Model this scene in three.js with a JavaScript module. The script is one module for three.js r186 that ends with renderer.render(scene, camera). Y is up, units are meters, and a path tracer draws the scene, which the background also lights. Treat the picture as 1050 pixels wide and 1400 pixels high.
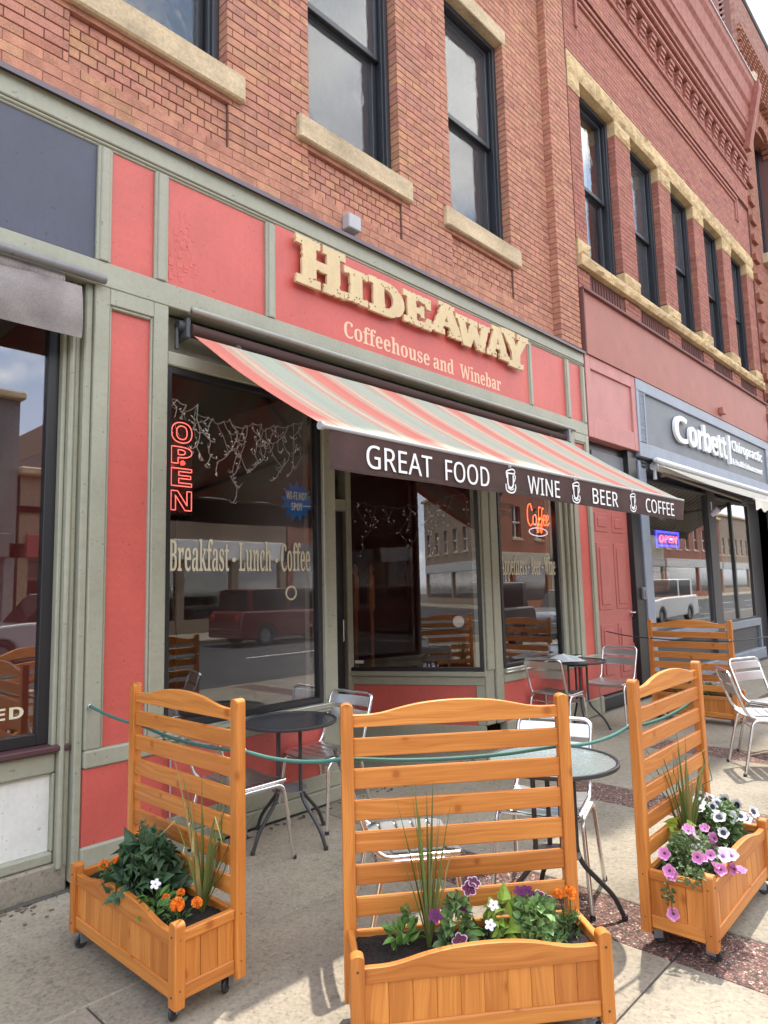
import * as THREE from 'three';
import { mergeGeometries } from 'three/addons/utils/BufferGeometryUtils.js';
import { FontLoader } from 'three/addons/loaders/FontLoader.js';

/* ------------------------------------------------------------------ camera, sky, sun, exposure */
const scene = new THREE.Scene();
const D2R = Math.PI / 180;
const camera = new THREE.PerspectiveCamera(2 * Math.atan(700 / 922.18) / D2R, 0.75, 0.05, 600);
{
  const p = 6.41487 * D2R, y = 46.53372 * D2R, r = -1.3986 * D2R;
  const fwd = new THREE.Vector3(Math.sin(y) * Math.cos(p), Math.sin(p), -Math.cos(y) * Math.cos(p));
  const right = new THREE.Vector3(Math.cos(y), 0, Math.sin(y));
  const up = new THREE.Vector3().crossVectors(right, fwd);
  const r2 = right.clone().multiplyScalar(Math.cos(r)).addScaledVector(up, Math.sin(r));
  const u2 = up.clone().multiplyScalar(Math.cos(r)).addScaledVector(right, -Math.sin(r));
  const m = new THREE.Matrix4().makeBasis(r2, u2, fwd.clone().negate());
  camera.quaternion.setFromRotationMatrix(m);
  camera.position.set(0, 1.52, 3.75);
  camera.updateMatrixWorld(true);
}
const EXPOSURE = 2.42, SUN = 2.7, SKY = 1.36;
const SUNDIR = new THREE.Vector3(0.30, 1, -0.11).normalize();

/* seeded random and periodic value noise */
function rng(seed) { let a = seed >>> 0; return () => { a = (a + 0x6D2B79F5) | 0; let t = Math.imul(a ^ (a >>> 15), 1 | a); t = (t + Math.imul(t ^ (t >>> 7), 61 | t)) ^ t; return ((t ^ (t >>> 14)) >>> 0) / 4294967296; }; }
const R0 = rng(7);
const rr = (a, b, R = R0) => a + (b - a) * R();
const LAT = new Float32Array(65536); { const R = rng(99); for (let i = 0; i < 65536; i++) LAT[i] = R(); }
function vn(x, y, px, py, s) {
  let xi = Math.floor(x), yi = Math.floor(y); const fx = x - xi, fy = y - yi;
  const u = fx * fx * (3 - 2 * fx), v = fy * fy * (3 - 2 * fy);
  xi = ((xi % px) + px) % px; yi = ((yi % py) + py) % py;
  const x1 = (xi + 1) % px, y1 = (yi + 1) % py;
  const h = (a, b) => LAT[(a * 374761 + b * 668265 + s * 1274126) & 65535];
  const a = h(xi, yi), b = h(x1, yi), c = h(xi, y1), d = h(x1, y1);
  return a + (b - a) * u + (c - a) * v + (a - b - c + d) * u * v;
}
function fbm(u, v, fx, fy, oct, s, gain = 0.5) { let a = 1, t = 0, n = 0; for (let o = 0; o < oct; o++) { t += a * vn(u * fx, v * fy, fx, fy, s + o * 17); n += a; a *= gain; fx *= 2; fy *= 2; } return t / n; }

/* the sky: bright broken cloud over blue */
{
  const W = 1024, H = 512, d = new Float32Array(W * H * 4);
  for (let j = 0; j < H; j++) for (let i = 0; i < W; i++) {
    const el = ((j + .5) / H - .5) * Math.PI, az = ((i + .5) / W - .5) * 2 * Math.PI;
    const y = Math.sin(el), o = (j * W + i) * 4;
    let r, g, b;
    if (y >= 0) {
      const k = 1 / (y + .22), cx = Math.cos(el) * Math.cos(az) * k, cz = Math.cos(el) * Math.sin(az) * k;
      let c = fbm(cx * .03 + 3.1, cz * .03 + 5.3, 64, 64, 7, 3, .6);
      c = Math.min(1, Math.max(0, (c - .45) / .14)); c = c * c * (3 - 2 * c);
      const t2 = fbm(cx * .03 + 8.7, cz * .03 + 1.9, 128, 128, 5, 31, .6);
      const cl = .98 + 1.7 * (t2 - .5) , hz = Math.pow(1 - y, 4);
      const br = .31 + .56 * hz, bg = .45 + .44 * hz, bb = .70 + .24 * hz;
      r = br + (1.27 * cl - br) * c; g = bg + (1.23 * cl - bg) * c; b = bb + (1.18 * cl - bb) * c;
    } else { r = .42; g = .42; b = .40; }
    d[o] = r * SKY; d[o + 1] = g * SKY; d[o + 2] = b * SKY; d[o + 3] = 1;
  }
  const sky = new THREE.DataTexture(d, W, H, THREE.RGBAFormat, THREE.FloatType);
  sky.mapping = THREE.EquirectangularReflectionMapping; sky.magFilter = sky.minFilter = THREE.LinearFilter; sky.wrapS = THREE.RepeatWrapping; sky.needsUpdate = true;
  scene.background = sky; scene.environment = sky;
}
const sun = new THREE.DirectionalLight(new THREE.Color().setRGB(1, .95, .86), SUN);
sun.position.copy(SUNDIR).multiplyScalar(60); sun.castShadow = true; sun.shadow.radius = 1.6;
sun.shadow.mapSize.set(4096, 4096); Object.assign(sun.shadow.camera, { left: -40, right: 40, top: 40, bottom: -40, near: 1, far: 140 });
scene.add(sun); scene.add(sun.target);

/* ------------------------------------------------------------------ helpers */
const taken = {};
function numbered(n) { const k = taken[n] = (taken[n] ?? -1) + 1; return k ? n + '_' + String(k).padStart(3, '0') : n; }
function M(name, geo, mat, parent) { const m = new THREE.Mesh(geo, mat); m.name = parent ? name : numbered(name); m.castShadow = m.receiveShadow = true; (parent || scene).add(m); return m; }
function thing(name, label, category, pos = [0, 0, 0], turn = 0, group) { const g = new THREE.Group(); g.name = numbered(name); g.position.set(...pos); g.rotation.y = turn; g.userData = { label, category }; if (group) g.userData.group = group; scene.add(g); return g; }
function tag(o, label, category, group) { o.userData.label = label; o.userData.category = category; if (group) o.userData.group = group; return o; }
function struct(o, label, category) { o.userData.kind = 'structure'; o.userData.label = label; o.userData.category = category; return o; }
const stuff = (o) => { o.userData.kind = 'stuff'; return o; };
function copyOf(src, pos, turn, label, group) { const c = src.clone(); c.name = numbered(src.name.replace(/_\d{3}$/, '')); c.position.set(...pos); c.rotation.y = turn; c.userData = { ...src.userData, label }; if (group) c.userData.group = group; scene.add(c); return c; }
const lin = (r, g, b) => new THREE.Color().setRGB(r, g, b);

/* polygon soup -> geometry; uv in metres by the face's main axis, the longer of the two axes first */
function soup(polys, center, dims, off = [0, 0]) {
  const P = [], N = [], U = [], a = new THREE.Vector3(), b = new THREE.Vector3(), n = new THREE.Vector3();
  for (const q of polys) {
    let p = q.map(v => new THREE.Vector3(...v));
    n.crossVectors(a.subVectors(p[1], p[0]), b.subVectors(p[2], p[0])).normalize();
    const c = p.reduce((s, v) => s.add(v), new THREE.Vector3()).divideScalar(p.length);
    if (center && n.dot(c.sub(center)) < 0) { p.reverse(); n.negate(); }
    const ax = Math.abs(n.x), ay = Math.abs(n.y), az = Math.abs(n.z);
    let i, j; if (ax >= ay && ax >= az) { i = 2; j = 1; } else if (ay >= az) { i = 0; j = 2; } else { i = 0; j = 1; }
    if (dims && dims[j] > dims[i]) [i, j] = [j, i];
    for (let k = 1; k < p.length - 1; k++) for (const v of [p[0], p[k], p[k + 1]]) { P.push(v.x, v.y, v.z); N.push(n.x, n.y, n.z); const t = v.toArray(); U.push(t[i] + off[0], t[j] + off[1]); }
  }
  const g = new THREE.BufferGeometry();
  g.setAttribute('position', new THREE.Float32BufferAttribute(P, 3)); g.setAttribute('normal', new THREE.Float32BufferAttribute(N, 3)); g.setAttribute('uv', new THREE.Float32BufferAttribute(U, 2));
  return g;
}
/* chamfered box from extents */
function cb(x0, x1, y0, y1, z0, z1, c = 0.004, off) {
  const w = x1 - x0, h = y1 - y0, d = z1 - z0; c = Math.min(c, w * .45, h * .45, d * .45);
  const X = [x0, x1], Y = [y0, y1], Z = [z0, z1];
  const v = (i, j, k, f) => [X[i] + (f === 0 ? 0 : (i ? -c : c)), Y[j] + (f === 1 ? 0 : (j ? -c : c)), Z[k] + (f === 2 ? 0 : (k ? -c : c))];
  const P = [];
  for (const s of [0, 1]) {
    P.push([v(s, 0, 0, 0), v(s, 1, 0, 0), v(s, 1, 1, 0), v(s, 0, 1, 0)]);
    P.push([v(0, s, 0, 1), v(1, s, 0, 1), v(1, s, 1, 1), v(0, s, 1, 1)]);
    P.push([v(0, 0, s, 2), v(1, 0, s, 2), v(1, 1, s, 2), v(0, 1, s, 2)]);
    for (const t of [0, 1]) {
      if (c > 0) {
        P.push([v(s, t, 0, 0), v(s, t, 1, 0), v(s, t, 1, 1), v(s, t, 0, 1)]);
        P.push([v(s, 0, t, 0), v(s, 1, t, 0), v(s, 1, t, 2), v(s, 0, t, 2)]);
        P.push([v(0, s, t, 1), v(1, s, t, 1), v(1, s, t, 2), v(0, s, t, 2)]);
        for (const k of [0, 1]) P.push([v(s, t, k, 0), v(s, t, k, 1), v(s, t, k, 2)]);
      }
    }
  }
  return soup(P, new THREE.Vector3((x0 + x1) / 2, (y0 + y1) / 2, (z0 + z1) / 2), [w, h, d], off || [R0() * 3, R0() * 3]);
}
function bx(x0, x1, y0, y1, z0, z1, off) { return cb(x0, x1, y0, y1, z0, z1, 0, off); }
const mg = (l) => mergeGeometries(l.map(g => { const q = g.index ? g.toNonIndexed() : g; for (const k of Object.keys(q.attributes)) if (!['position', 'normal', 'uv', 'color'].includes(k)) q.deleteAttribute(k); return q; }));
function tint(g, c) { const n = g.attributes.position.count, a = new Float32Array(n * 3); for (let i = 0; i < n; i++) a.set([c[0], c[1], c[2]], i * 3); g.setAttribute('color', new THREE.BufferAttribute(a, 3)); return g; }
const V3 = (a) => new THREE.Vector3(...a);
/* tube through points; round = true smooths with a spline, else corners are rounded by radius cr */
function tube(pts, r, seg = 8, { smooth = false, cr = .03, n, closed = false } = {}) {
  let curve;
  if (smooth) curve = new THREE.CatmullRomCurve3(pts.map(V3), closed, 'centripetal');
  else {
    curve = new THREE.CurvePath(); const p = pts.map(V3); let last = p[0].clone();
    for (let i = 1; i < p.length - 1; i++) {
      const a = p[i].clone().sub(p[i - 1]), b = p[i + 1].clone().sub(p[i]); const rad = Math.min(cr, a.length() * .48, b.length() * .48);
      const s = p[i].clone().addScaledVector(a.normalize(), -rad), e = p[i].clone().addScaledVector(b.normalize(), rad);
      curve.add(new THREE.LineCurve3(last, s)); curve.add(new THREE.QuadraticBezierCurve3(s, p[i], e)); last = e;
    }
    curve.add(new THREE.LineCurve3(last, p[p.length - 1]));
    const pl = []; for (const c of curve.curves) { const k = c.isLineCurve3 ? 1 : 5; for (let i = 0; i < k; i++) pl.push(c.getPoint(i / k)); } pl.push(p[p.length - 1]);
    return sweep(pl, r, seg);
  }
  return sweep(curve.getPoints(n || pts.length * 5), r, seg, closed);
}
function sweep(pl, r, seg, closed = false) {
  const P = [], N = [], U = [], idx = []; let nrm = new THREE.Vector3(), T = new THREE.Vector3(), B = new THREE.Vector3(); let len = 0;
  for (let i = 0; i < pl.length; i++) {
    const a = pl[closed ? (i - 1 + pl.length) % pl.length : Math.max(0, i - 1)], b = pl[closed ? (i + 1) % pl.length : Math.min(pl.length - 1, i + 1)];
    T.subVectors(b, a).normalize();
    if (i === 0) { nrm.set(Math.abs(T.y) < .9 ? 0 : 1, Math.abs(T.y) < .9 ? 1 : 0, 0); }
    nrm.addScaledVector(T, -nrm.dot(T)).normalize(); B.crossVectors(T, nrm);
    if (i) len += pl[i].distanceTo(pl[i - 1]);
    const rad = typeof r === 'function' ? r(i / (pl.length - 1)) : r;
    for (let k = 0; k <= seg; k++) { const t = k / seg * Math.PI * 2, c = Math.cos(t), s = Math.sin(t); const nx = nrm.x * c + B.x * s, ny = nrm.y * c + B.y * s, nz = nrm.z * c + B.z * s; P.push(pl[i].x + nx * rad, pl[i].y + ny * rad, pl[i].z + nz * rad); N.push(nx, ny, nz); U.push(len, k / seg * .05); }
  }
  const w = seg + 1, m = pl.length - (closed ? 0 : 1);
  for (let i = 0; i < m; i++) for (let k = 0; k < seg; k++) { const a = i * w + k, b = ((i + 1) % pl.length) * w + k; idx.push(a, a + 1, b, b, a + 1, b + 1); }
  if (!closed) for (const [i, f] of [[0, 1], [pl.length - 1, 0]]) { const c = P.length / 3; P.push(pl[i].x, pl[i].y, pl[i].z); const dd = f ? pl[0].clone().sub(pl[1]) : pl[i].clone().sub(pl[i - 1]); dd.normalize(); N.push(dd.x, dd.y, dd.z); U.push(0, 0); for (let k = 0; k < seg; k++) f ? idx.push(c, i * w + k + 1, i * w + k) : idx.push(c, i * w + k, i * w + k + 1); }
  const g = new THREE.BufferGeometry(); g.setAttribute('position', new THREE.Float32BufferAttribute(P, 3)); g.setAttribute('normal', new THREE.Float32BufferAttribute(N, 3)); g.setAttribute('uv', new THREE.Float32BufferAttribute(U, 2)); g.setIndex(idx);
  return g.toNonIndexed();
}
function cyl(r0, r1, h, x, y, z, seg = 16, rx = 0, rz = 0) { const g = new THREE.CylinderGeometry(r0, r1, h, seg); g.rotateX(rx); g.rotateZ(rz); g.translate(x, y, z); return g; }

/* ------------------------------------------------------------------ textures and materials */
function tex(W, H, fn, srgb, rep) {
  const d = new Uint8Array(W * H * 4);
  for (let j = 0; j < H; j++) for (let i = 0; i < W; i++) { const c = fn(i / W, j / H, i, j), o = (j * W + i) * 4; for (let k = 0; k < 3; k++) d[o + k] = Math.max(0, Math.min(255, (Array.isArray(c) ? c[k] : c) * 255)); d[o + 3] = 255; }
  const t = new THREE.DataTexture(d, W, H); t.wrapS = t.wrapT = THREE.RepeatWrapping; t.magFilter = THREE.LinearFilter; t.minFilter = THREE.LinearMipmapLinearFilter; t.generateMipmaps = true; if (srgb) t.colorSpace = THREE.SRGBColorSpace; if (rep) t.repeat.set(...rep); t.needsUpdate = true; return t;
}
const TR = rng(1234);
const grain = new Float32Array(1 << 20); for (let i = 0; i < grain.length; i++) grain[i] = TR();
const wn = (i, j, s = 0) => grain[((i * 1031 + j * 7919 + s * 104729) >>> 0) & 1048575];
const concreteMap = tex(1024, 1024, (u, v, i, j) => { const c = fbm(u, v, 5, 5, 5, 1), st = fbm(u, v, 3, 3, 4, 41), f = fbm(u, v, 180, 180, 2, 7), w = wn(i, j); let k = .74 + .14 * (c - .5) + .14 * (st - .5) + .15 * (f - .5) + .10 * (w - .5); if (f < .24) k -= .05; if (st > .62) k -= .02; if (c < .36) k -= .02; const gum = cells(u, v, 9, 21); if (gum[2] > .72 && gum[0] < .025 + .045 * gum[2]) k -= .10; const wm = fbm(u, v, 2, 2, 3, 91); return [k * 1.0, k * (.965 + .02 * (wm - .5)), k * (.90 + .08 * (wm - .5))]; }, true, [1 / 2.2, 1 / 2.2]);
const concreteBump = tex(512, 512, (u, v, i, j) => .5 + .5 * (fbm(u, v, 90, 90, 3, 7) - .5) + .2 * (wn(i, j, 3) - .5), false, [1 / 1.1, 1 / 1.1]);
/* exposed aggregate: little stones from a jittered cell pattern */
function cells(u, v, n, s) { const x = u * n, y = v * n, xi = Math.floor(x), yi = Math.floor(y); let d1 = 9, d2 = 9, id = 0; for (let a = -1; a <= 1; a++) for (let b = -1; b <= 1; b++) { const p = ((xi + a) % n + n) % n, q = ((yi + b) % n + n) % n; const hx = LAT[(p * 7349 + q * 9151 + s) & 65535], hy = LAT[(p * 3571 + q * 5227 + s * 3 + 77) & 65535]; const dx = xi + a + hx - x, dy = yi + b + hy - y, dd = dx * dx + dy * dy; if (dd < d1) { d2 = d1; d1 = dd; id = (p * 131 + q * 17) & 65535; } else if (dd < d2) d2 = dd; } return [Math.sqrt(d1), Math.sqrt(d2), LAT[id]]; }
const aggMap = tex(768, 768, (u, v, i, j) => { const [a, b, h] = cells(u, v, 62, 5); const e = Math.min(1, (b - a) * 3); const k = .30 + .42 * h; const c = LAT[(h * 60000) & 65535]; const col = c < .55 ? [k * 1.02, k * .74, k * .68] : c < .8 ? [k * 1.25, k * 1.1, k * 1.0] : [k * .8, k * .66, k * .62]; const m = [.34, .28, .26]; return [0, 1, 2].map(q => m[q] + (col[q] - m[q]) * e + .06 * (wn(i, j) - .5)); }, true, [1 / .8, 1 / .8]);
const aggBump = tex(512, 512, (u, v) => { const [a, b] = cells(u, v, 62, 5); return Math.min(1, (b - a) * 2); }, false, [1 / .8, 1 / .8]);
const woodMap = tex(1024, 512, (u, v, i, j) => { const wob = (fbm(u, v, 3, 6, 3, 11) - .5) * .16; const t = v + wob; const g1 = fbm(u, t, 4, 40, 4, 5), g2 = fbm(u, t, 10, 150, 2, 23), big = fbm(u, v, 3, 3, 3, 61); let k = .5 + .75 * (g1 - .5) + .36 * (g2 - .5) + .6 * (big - .5); let kn = 0; for (const [kx, ky, kr] of [[.12, .3, .012], [.42, .72, .016], [.63, .18, .010], [.86, .55, .015], [.30, .93, .009]]) { let dx = (u - kx) * 1.6, dy = (v - ky) * .55; const d = Math.sqrt(dx * dx + dy * dy) / kr; if (d < 3) kn = Math.max(kn, Math.exp(-d * d * .55)); } k -= kn * .9; const a = [.94, .67, .37], b = [.72, .43, .18]; return [0, 1, 2].map(q => b[q] + (a[q] - b[q]) * Math.max(0, Math.min(1.2, k + .15))); }, true, [1 / 1.3, 1 / .42]);
const brickMap = tex(512, 512, (u, v, i, j) => { const f = fbm(u, v, 120, 120, 2, 9), w = wn(i, j, 5), c = fbm(u, v, 8, 8, 4, 77); let k = .91 + .26 * (f - .5) + .14 * (w - .5) + .24 * (c - .5); if (w > .972) k -= .24; return k; }, true, [1 / .5, 1 / .5]);
const brickBump = tex(256, 256, (u, v, i, j) => .5 + .7 * (fbm(u, v, 60, 60, 3, 9) - .5) - (wn(i, j, 5) > .97 ? .3 : 0), false, [1 / .25, 1 / .25]);
const stoneMap = tex(512, 512, (u, v, i, j) => { const c = fbm(u, v, 6, 6, 5, 13), f = fbm(u, v, 80, 80, 2, 3), s = fbm(u, v, 3, 12, 4, 53); const k = .82 + .20 * (c - .5) + .14 * (f - .5) + .22 * (s - .5); return [k, k * .93, k * .80]; }, true, [1 / 1.1, 1 / 1.1]);
const paintBump = tex(512, 512, (u, v, i, j) => .5 + .5 * (fbm(u, v, 12, 12, 5, 19) - .5) + .05 * wn(i, j), false, [1 / .6, 1 / .6]);
const paintMap = tex(512, 512, (u, v, i, j) => { const c = fbm(u, v, 5, 5, 5, 29), w = fbm(u, v, 70, 70, 2, 83), e = fbm(u, v, 60, 8, 3, 37); let k = .94 + .09 * (c - .5) + .05 * (w - .5) + .035 * (e - .5); if (w > .80) k -= .3 * (w - .80) * 5; return k; }, true, [1 / 1.4, 1 / 1.4]);
const wavyBump = tex(256, 256, (u, v) => fbm(u, v, 5, 7, 3, 47), false, [1 / .9, 1 / .9]);
const asphaltMap = tex(512, 512, (u, v, i, j) => { const c = fbm(u, v, 5, 5, 4, 15), w = wn(i, j, 8); return .27 + .1 * (c - .5) + .12 * (w - .5); }, true, [1 / 3, 1 / 3]);
const soilMap = tex(256, 256, (u, v, i, j) => { const c = fbm(u, v, 40, 40, 3, 15), w = wn(i, j, 4); const k = .14 + .18 * (c - .5); return w > .985 ? [.6, .56, .5] : [k, k * .8, k * .66]; }, true, [1 / .25, 1 / .25]);
const clothBump = tex(256, 256, (u, v, i, j) => .5 + .25 * Math.sin(i * Math.PI / 2) + .25 * Math.sin(j * Math.PI / 2) + .3 * (wn(i, j) - .5), false, [1 / .12, 1 / .12]);
const clothMap = tex(512, 256, (u, v, i, j) => { const k = .86 + .3 * (fbm(u, v, 8, 6, 5, 71) - .5) + .16 * (wn(i, j) - .5); return k; }, true, [1 / 1.1, 1 / .6]);
/* woven stripes of the awning, one repeat is 0.62 m */
const stripeMap = tex(1024, 64, (u, v, i, j) => {
  const coral = [.85, .50, .44], cream = [.80, .74, .65], sage = [.69, .71, .64], tan = [.77, .65, .56];
  const pin = (t) => { const q = Math.floor(t * 9) % 3; return q === 0 ? cream : q === 1 ? coral : tan; };
  let c; if (u < .22) c = coral; else if (u < .30) c = pin((u - .22) / .08); else if (u < .36) c = cream; else if (u < .42) c = pin((u - .36) / .08); else if (u < .76) c = sage; else if (u < .84) c = pin((u - .76) / .08); else if (u < .92) c = cream; else c = pin((u - .92) / .08);
  const k = .93 + .12 * (wn(i, j) - .5) + .1 * (fbm(u, v, 16, 2, 3, 8) - .5); return c.map(x => x * k);
}, true, [1 / .86, 1]);
const std = (o) => new THREE.MeshStandardMaterial(o);
const phy = (o) => new THREE.MeshPhysicalMaterial(o);
const paint = (r, g, b, rough = .5, bs = .0012) => std({ color: lin(r, g, b), map: paintMap, bumpMap: paintBump, bumpScale: bs, roughness: rough });
const mat = {
  concrete: [[.55, .52, .465], [.51, .48, .43], [.58, .55, .49], [.53, .49, .43]].map(c => std({ color: lin(...c), map: concreteMap, bumpMap: concreteBump, bumpScale: .0016, roughness: .92 })),
  agg: std({ color: lin(.86, .80, .75), map: aggMap, bumpMap: aggBump, bumpScale: .005, roughness: .8 }),
  dirt: std({ color: lin(.10, .09, .08), roughness: 1 }),
  asphalt: std({ color: lin(1, 1, 1), map: asphaltMap, roughness: .95 }),
  wood: [[.74, .62, .46], [.82, .70, .54], [.64, .50, .35], [.78, .66, .48]].map(c => std({ color: lin(...c), map: woodMap, bumpMap: woodMap, bumpScale: .0006, roughness: .48 })),
  sage: paint(.385, .385, .295, .48), sageDark: paint(.385, .385, .295, .55),
  coral: paint(.66, .125, .10, .46), coralLow: paint(.66, .125, .10, .46),
  navy: paint(.075, .08, .12, .5), white: paint(.86, .86, .82, .5), maroon: paint(.10, .04, .045, .5),
  black: std({ color: lin(.018, .018, .02), roughness: .38 }), blackSatin: std({ color: lin(.03, .03, .032), roughness: .5 }),
  steel: std({ color: lin(.30, .30, .31), metalness: .6, roughness: .5 }),
  alu: std({ color: lin(.80, .80, .81), metalness: 1, roughness: .24 }), aluSlat: std({ color: lin(.78, .79, .80), metalness: 1, roughness: .34 }),
  glass: phy({ color: lin(1, 1, 1), transmission: 1, thickness: 0, roughness: .0, ior: 1.78 }),
  glassUp: phy({ color: lin(.9, .93, .95), transmission: 1, thickness: 0, roughness: .02, ior: 1.7, bumpMap: wavyBump, bumpScale: .0035 }),
  glassLeft: phy({ color: lin(1, 1, 1), transmission: 1, thickness: 0, roughness: 0, ior: 2.0 }),
  tableGlass: phy({ color: lin(.42, .50, .49), transmission: .55, thickness: 0, roughness: .10, ior: 1.5 }),
  tableDark: std({ color: lin(.05, .055, .06), roughness: .14 }),
  flashing: std({ color: lin(.13, .105, .12), roughness: .45, metalness: .3 }),
  letterTan: std({ color: lin(.74, .57, .32), map: paintMap, bumpMap: paintBump, bumpScale: .0012, roughness: .6 }),
  cream: std({ color: lin(.66, .60, .42), roughness: .6 }), peach: std({ color: lin(.80, .52, .36), roughness: .6 }),
  whitePrint: std({ color: lin(.86, .86, .86), roughness: .55 }), valance: std({ color: lin(.085, .040, .034), map: clothMap, bumpMap: clothBump, bumpScale: .0006, roughness: .85 }),
  awning: std({ color: lin(.92, .92, .92), map: stripeMap, roughness: .85, bumpMap: clothBump, bumpScale: .0004, side: THREE.DoubleSide }),
  taupe: std({ color: lin(.36, .32, .31), map: clothMap, roughness: .85, side: THREE.DoubleSide }),
  stone: std({ color: lin(.80, .73, .65), map: stoneMap, roughness: .85, bumpMap: concreteBump, bumpScale: .004 }),
  stoneRough: std({ color: lin(.86, .73, .54), map: stoneMap, roughness: .9, bumpMap: concreteBump, bumpScale: .008 }),
  mortar: std({ color: lin(.15, .08, .065), roughness: 1 }), mortar2: std({ color: lin(.17, .08, .07), roughness: 1 }),
  brickV: std({ color: lin(1, 1, 1), vertexColors: true, map: brickMap, bumpMap: brickBump, bumpScale: .003, roughness: .88 }),
  soil: std({ color: lin(.8, .8, .8), map: soilMap, roughness: 1 }),
  rope: std({ color: lin(.045, .16, .135), roughness: .6 }), grey: std({ color: lin(.42, .42, .43), roughness: .45 }), darkGrey: std({ color: lin(.07, .072, .078), roughness: .5 }),
  tabletube: std({ color: lin(.05, .05, .055), roughness: .4, metalness: .2 }),
  terracotta: paint(.42, .145, .105, .6, .0025), pink: paint(.58, .24, .215, .55), blueGrey: paint(.30, .345, .42, .5), signGrey: paint(.20, .215, .24, .55), doorRed: paint(.50, .14, .12, .45),
  canvas: std({ color: lin(.72, .70, .62), roughness: .8, side: THREE.DoubleSide }),
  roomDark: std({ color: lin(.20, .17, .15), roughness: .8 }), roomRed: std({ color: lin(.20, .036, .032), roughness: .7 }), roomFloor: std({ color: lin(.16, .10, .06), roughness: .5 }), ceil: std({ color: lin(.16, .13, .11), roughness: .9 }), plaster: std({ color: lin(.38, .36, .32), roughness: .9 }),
  oak: std({ color: lin(.35, .2, .08), map: woodMap, roughness: .5 }),
};
const glow = (r, g, b, k) => std({ color: lin(r * .5, g * .5, b * .5), emissive: lin(r, g, b), emissiveIntensity: k, roughness: .4 });

const font = {}; for (const [k, f] of [['sansB', 'droid_sans_bold'], ['sans', 'droid_sans_regular'], ['serifB', 'droid_serif_bold'], ['serif', 'droid_serif_regular']]) font[k] = await new FontLoader().loadAsync('fonts/droid/' + f + '.typeface.json');
/* lettering fitted to a box (x0..x1, baseline y, cap height) and lifted off its ground by t */
function text(str, f, x0, x1, y, h, z, t = .002, curve = 4) {
  const sh = font[f].generateShapes(str, 1); const g = new THREE.ExtrudeGeometry(sh, { depth: 1, bevelEnabled: false, curveSegments: curve });
  g.computeBoundingBox(); const b = g.boundingBox; const capS = font[f].generateShapes('H', 1); const cg = new THREE.ShapeGeometry(capS); cg.computeBoundingBox(); const ch = cg.boundingBox.max.y;
  g.translate(-b.min.x, 0, 0); g.scale((x1 - x0) / (b.max.x - b.min.x), h / ch, t); g.translate(x0, y, z); return g.toNonIndexed ? (g.index ? g.toNonIndexed() : g) : g;
}
/* ------------------------------------------------------------------ ground, pavement, road */
{
  const ground = struct(M('ground', bx(-150, 250, -.35, -.30, -150, 200), mat.dirt), 'bare ground spreading to the horizon under everything', 'ground');
  ground.castShadow = false;
  const road = struct(M('road', bx(-60, 120, -.29, -.14, 5.72, 15.4), mat.asphalt), 'grey asphalt street in front of the shops', 'road');
  const mk = []; for (let i = 0; i < 14; i++) mk.push(bx(-8 + i * 6.2, -7.88 + i * 6.2, -.14, -.136, 5.9, 8.0)); for (let i = 0; i < 16; i++) mk.push(bx(-20 + i * 6, -17 + i * 6, -.14, -.136, 10.4, 10.52));
  M('road_marking', mg(mk), std({ color: lin(.7, .7, .68), roughness: .8 }), road);
  struct(M('kerb', mg([cb(-60, 120, -.2, .0, 5.56, 5.71, .02), cb(-60, 120, -.2, .0, 15.41, 15.56, .02)]), mat.concrete[1]), 'concrete kerbs on both sides of the street', 'kerb');
  struct(M('far_pavement', bx(-60, 120, -.2, -.004, 15.57, 19.0), mat.concrete[2]), 'concrete pavement across the street', 'pavement');
  const base = struct(M('pavement', bx(-40, 60, -.29, -.012, -1.4, 5.55), mat.dirt), 'concrete slab pavement with reddish aggregate strips in front of the shops', 'pavement');
  const zr = [[.0, 1.053], [1.061, 2.556], [2.564, 4.052], [4.06, 5.545]];
  const slab = (x0, x1, z0, z1, m) => M('concrete_slab', cb(x0, x1, -.1, rr(-.0015, .0015), z0, z1, .005, [R0() * 9, R0() * 9]), mat.concrete[m], base);
  let k = 0; const off = [];
  for (let i = -4; i < 14; i++) {
    const j0 = 3.187 + (i - 1) * 1.667; const s0 = 2.88 + (i - 1) * 1.715, s1 = s0 + .38, n0 = s0 + 1.715;
    (i < -2 ? null : slab(j0 + .004, j0 + 1.663, -.0 + .002, zr[0][1], (k++ * 7) % 4));
    for (let z = 1; z < 4; z++) { slab((i <= 1 ? s0 + (i === 1 ? .384 : 0) : s1) + .004, n0 - .004, zr[z][0], zr[z][1], (k++ * 5) % 4); if (i > 0) M('aggregate_strip', cb(s0, s1, -.1, rr(-.003, 0), zr[z][0], zr[z][1], .004, [R0() * 5, R0() * 5]), mat.agg, base); }
  }
}

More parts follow.
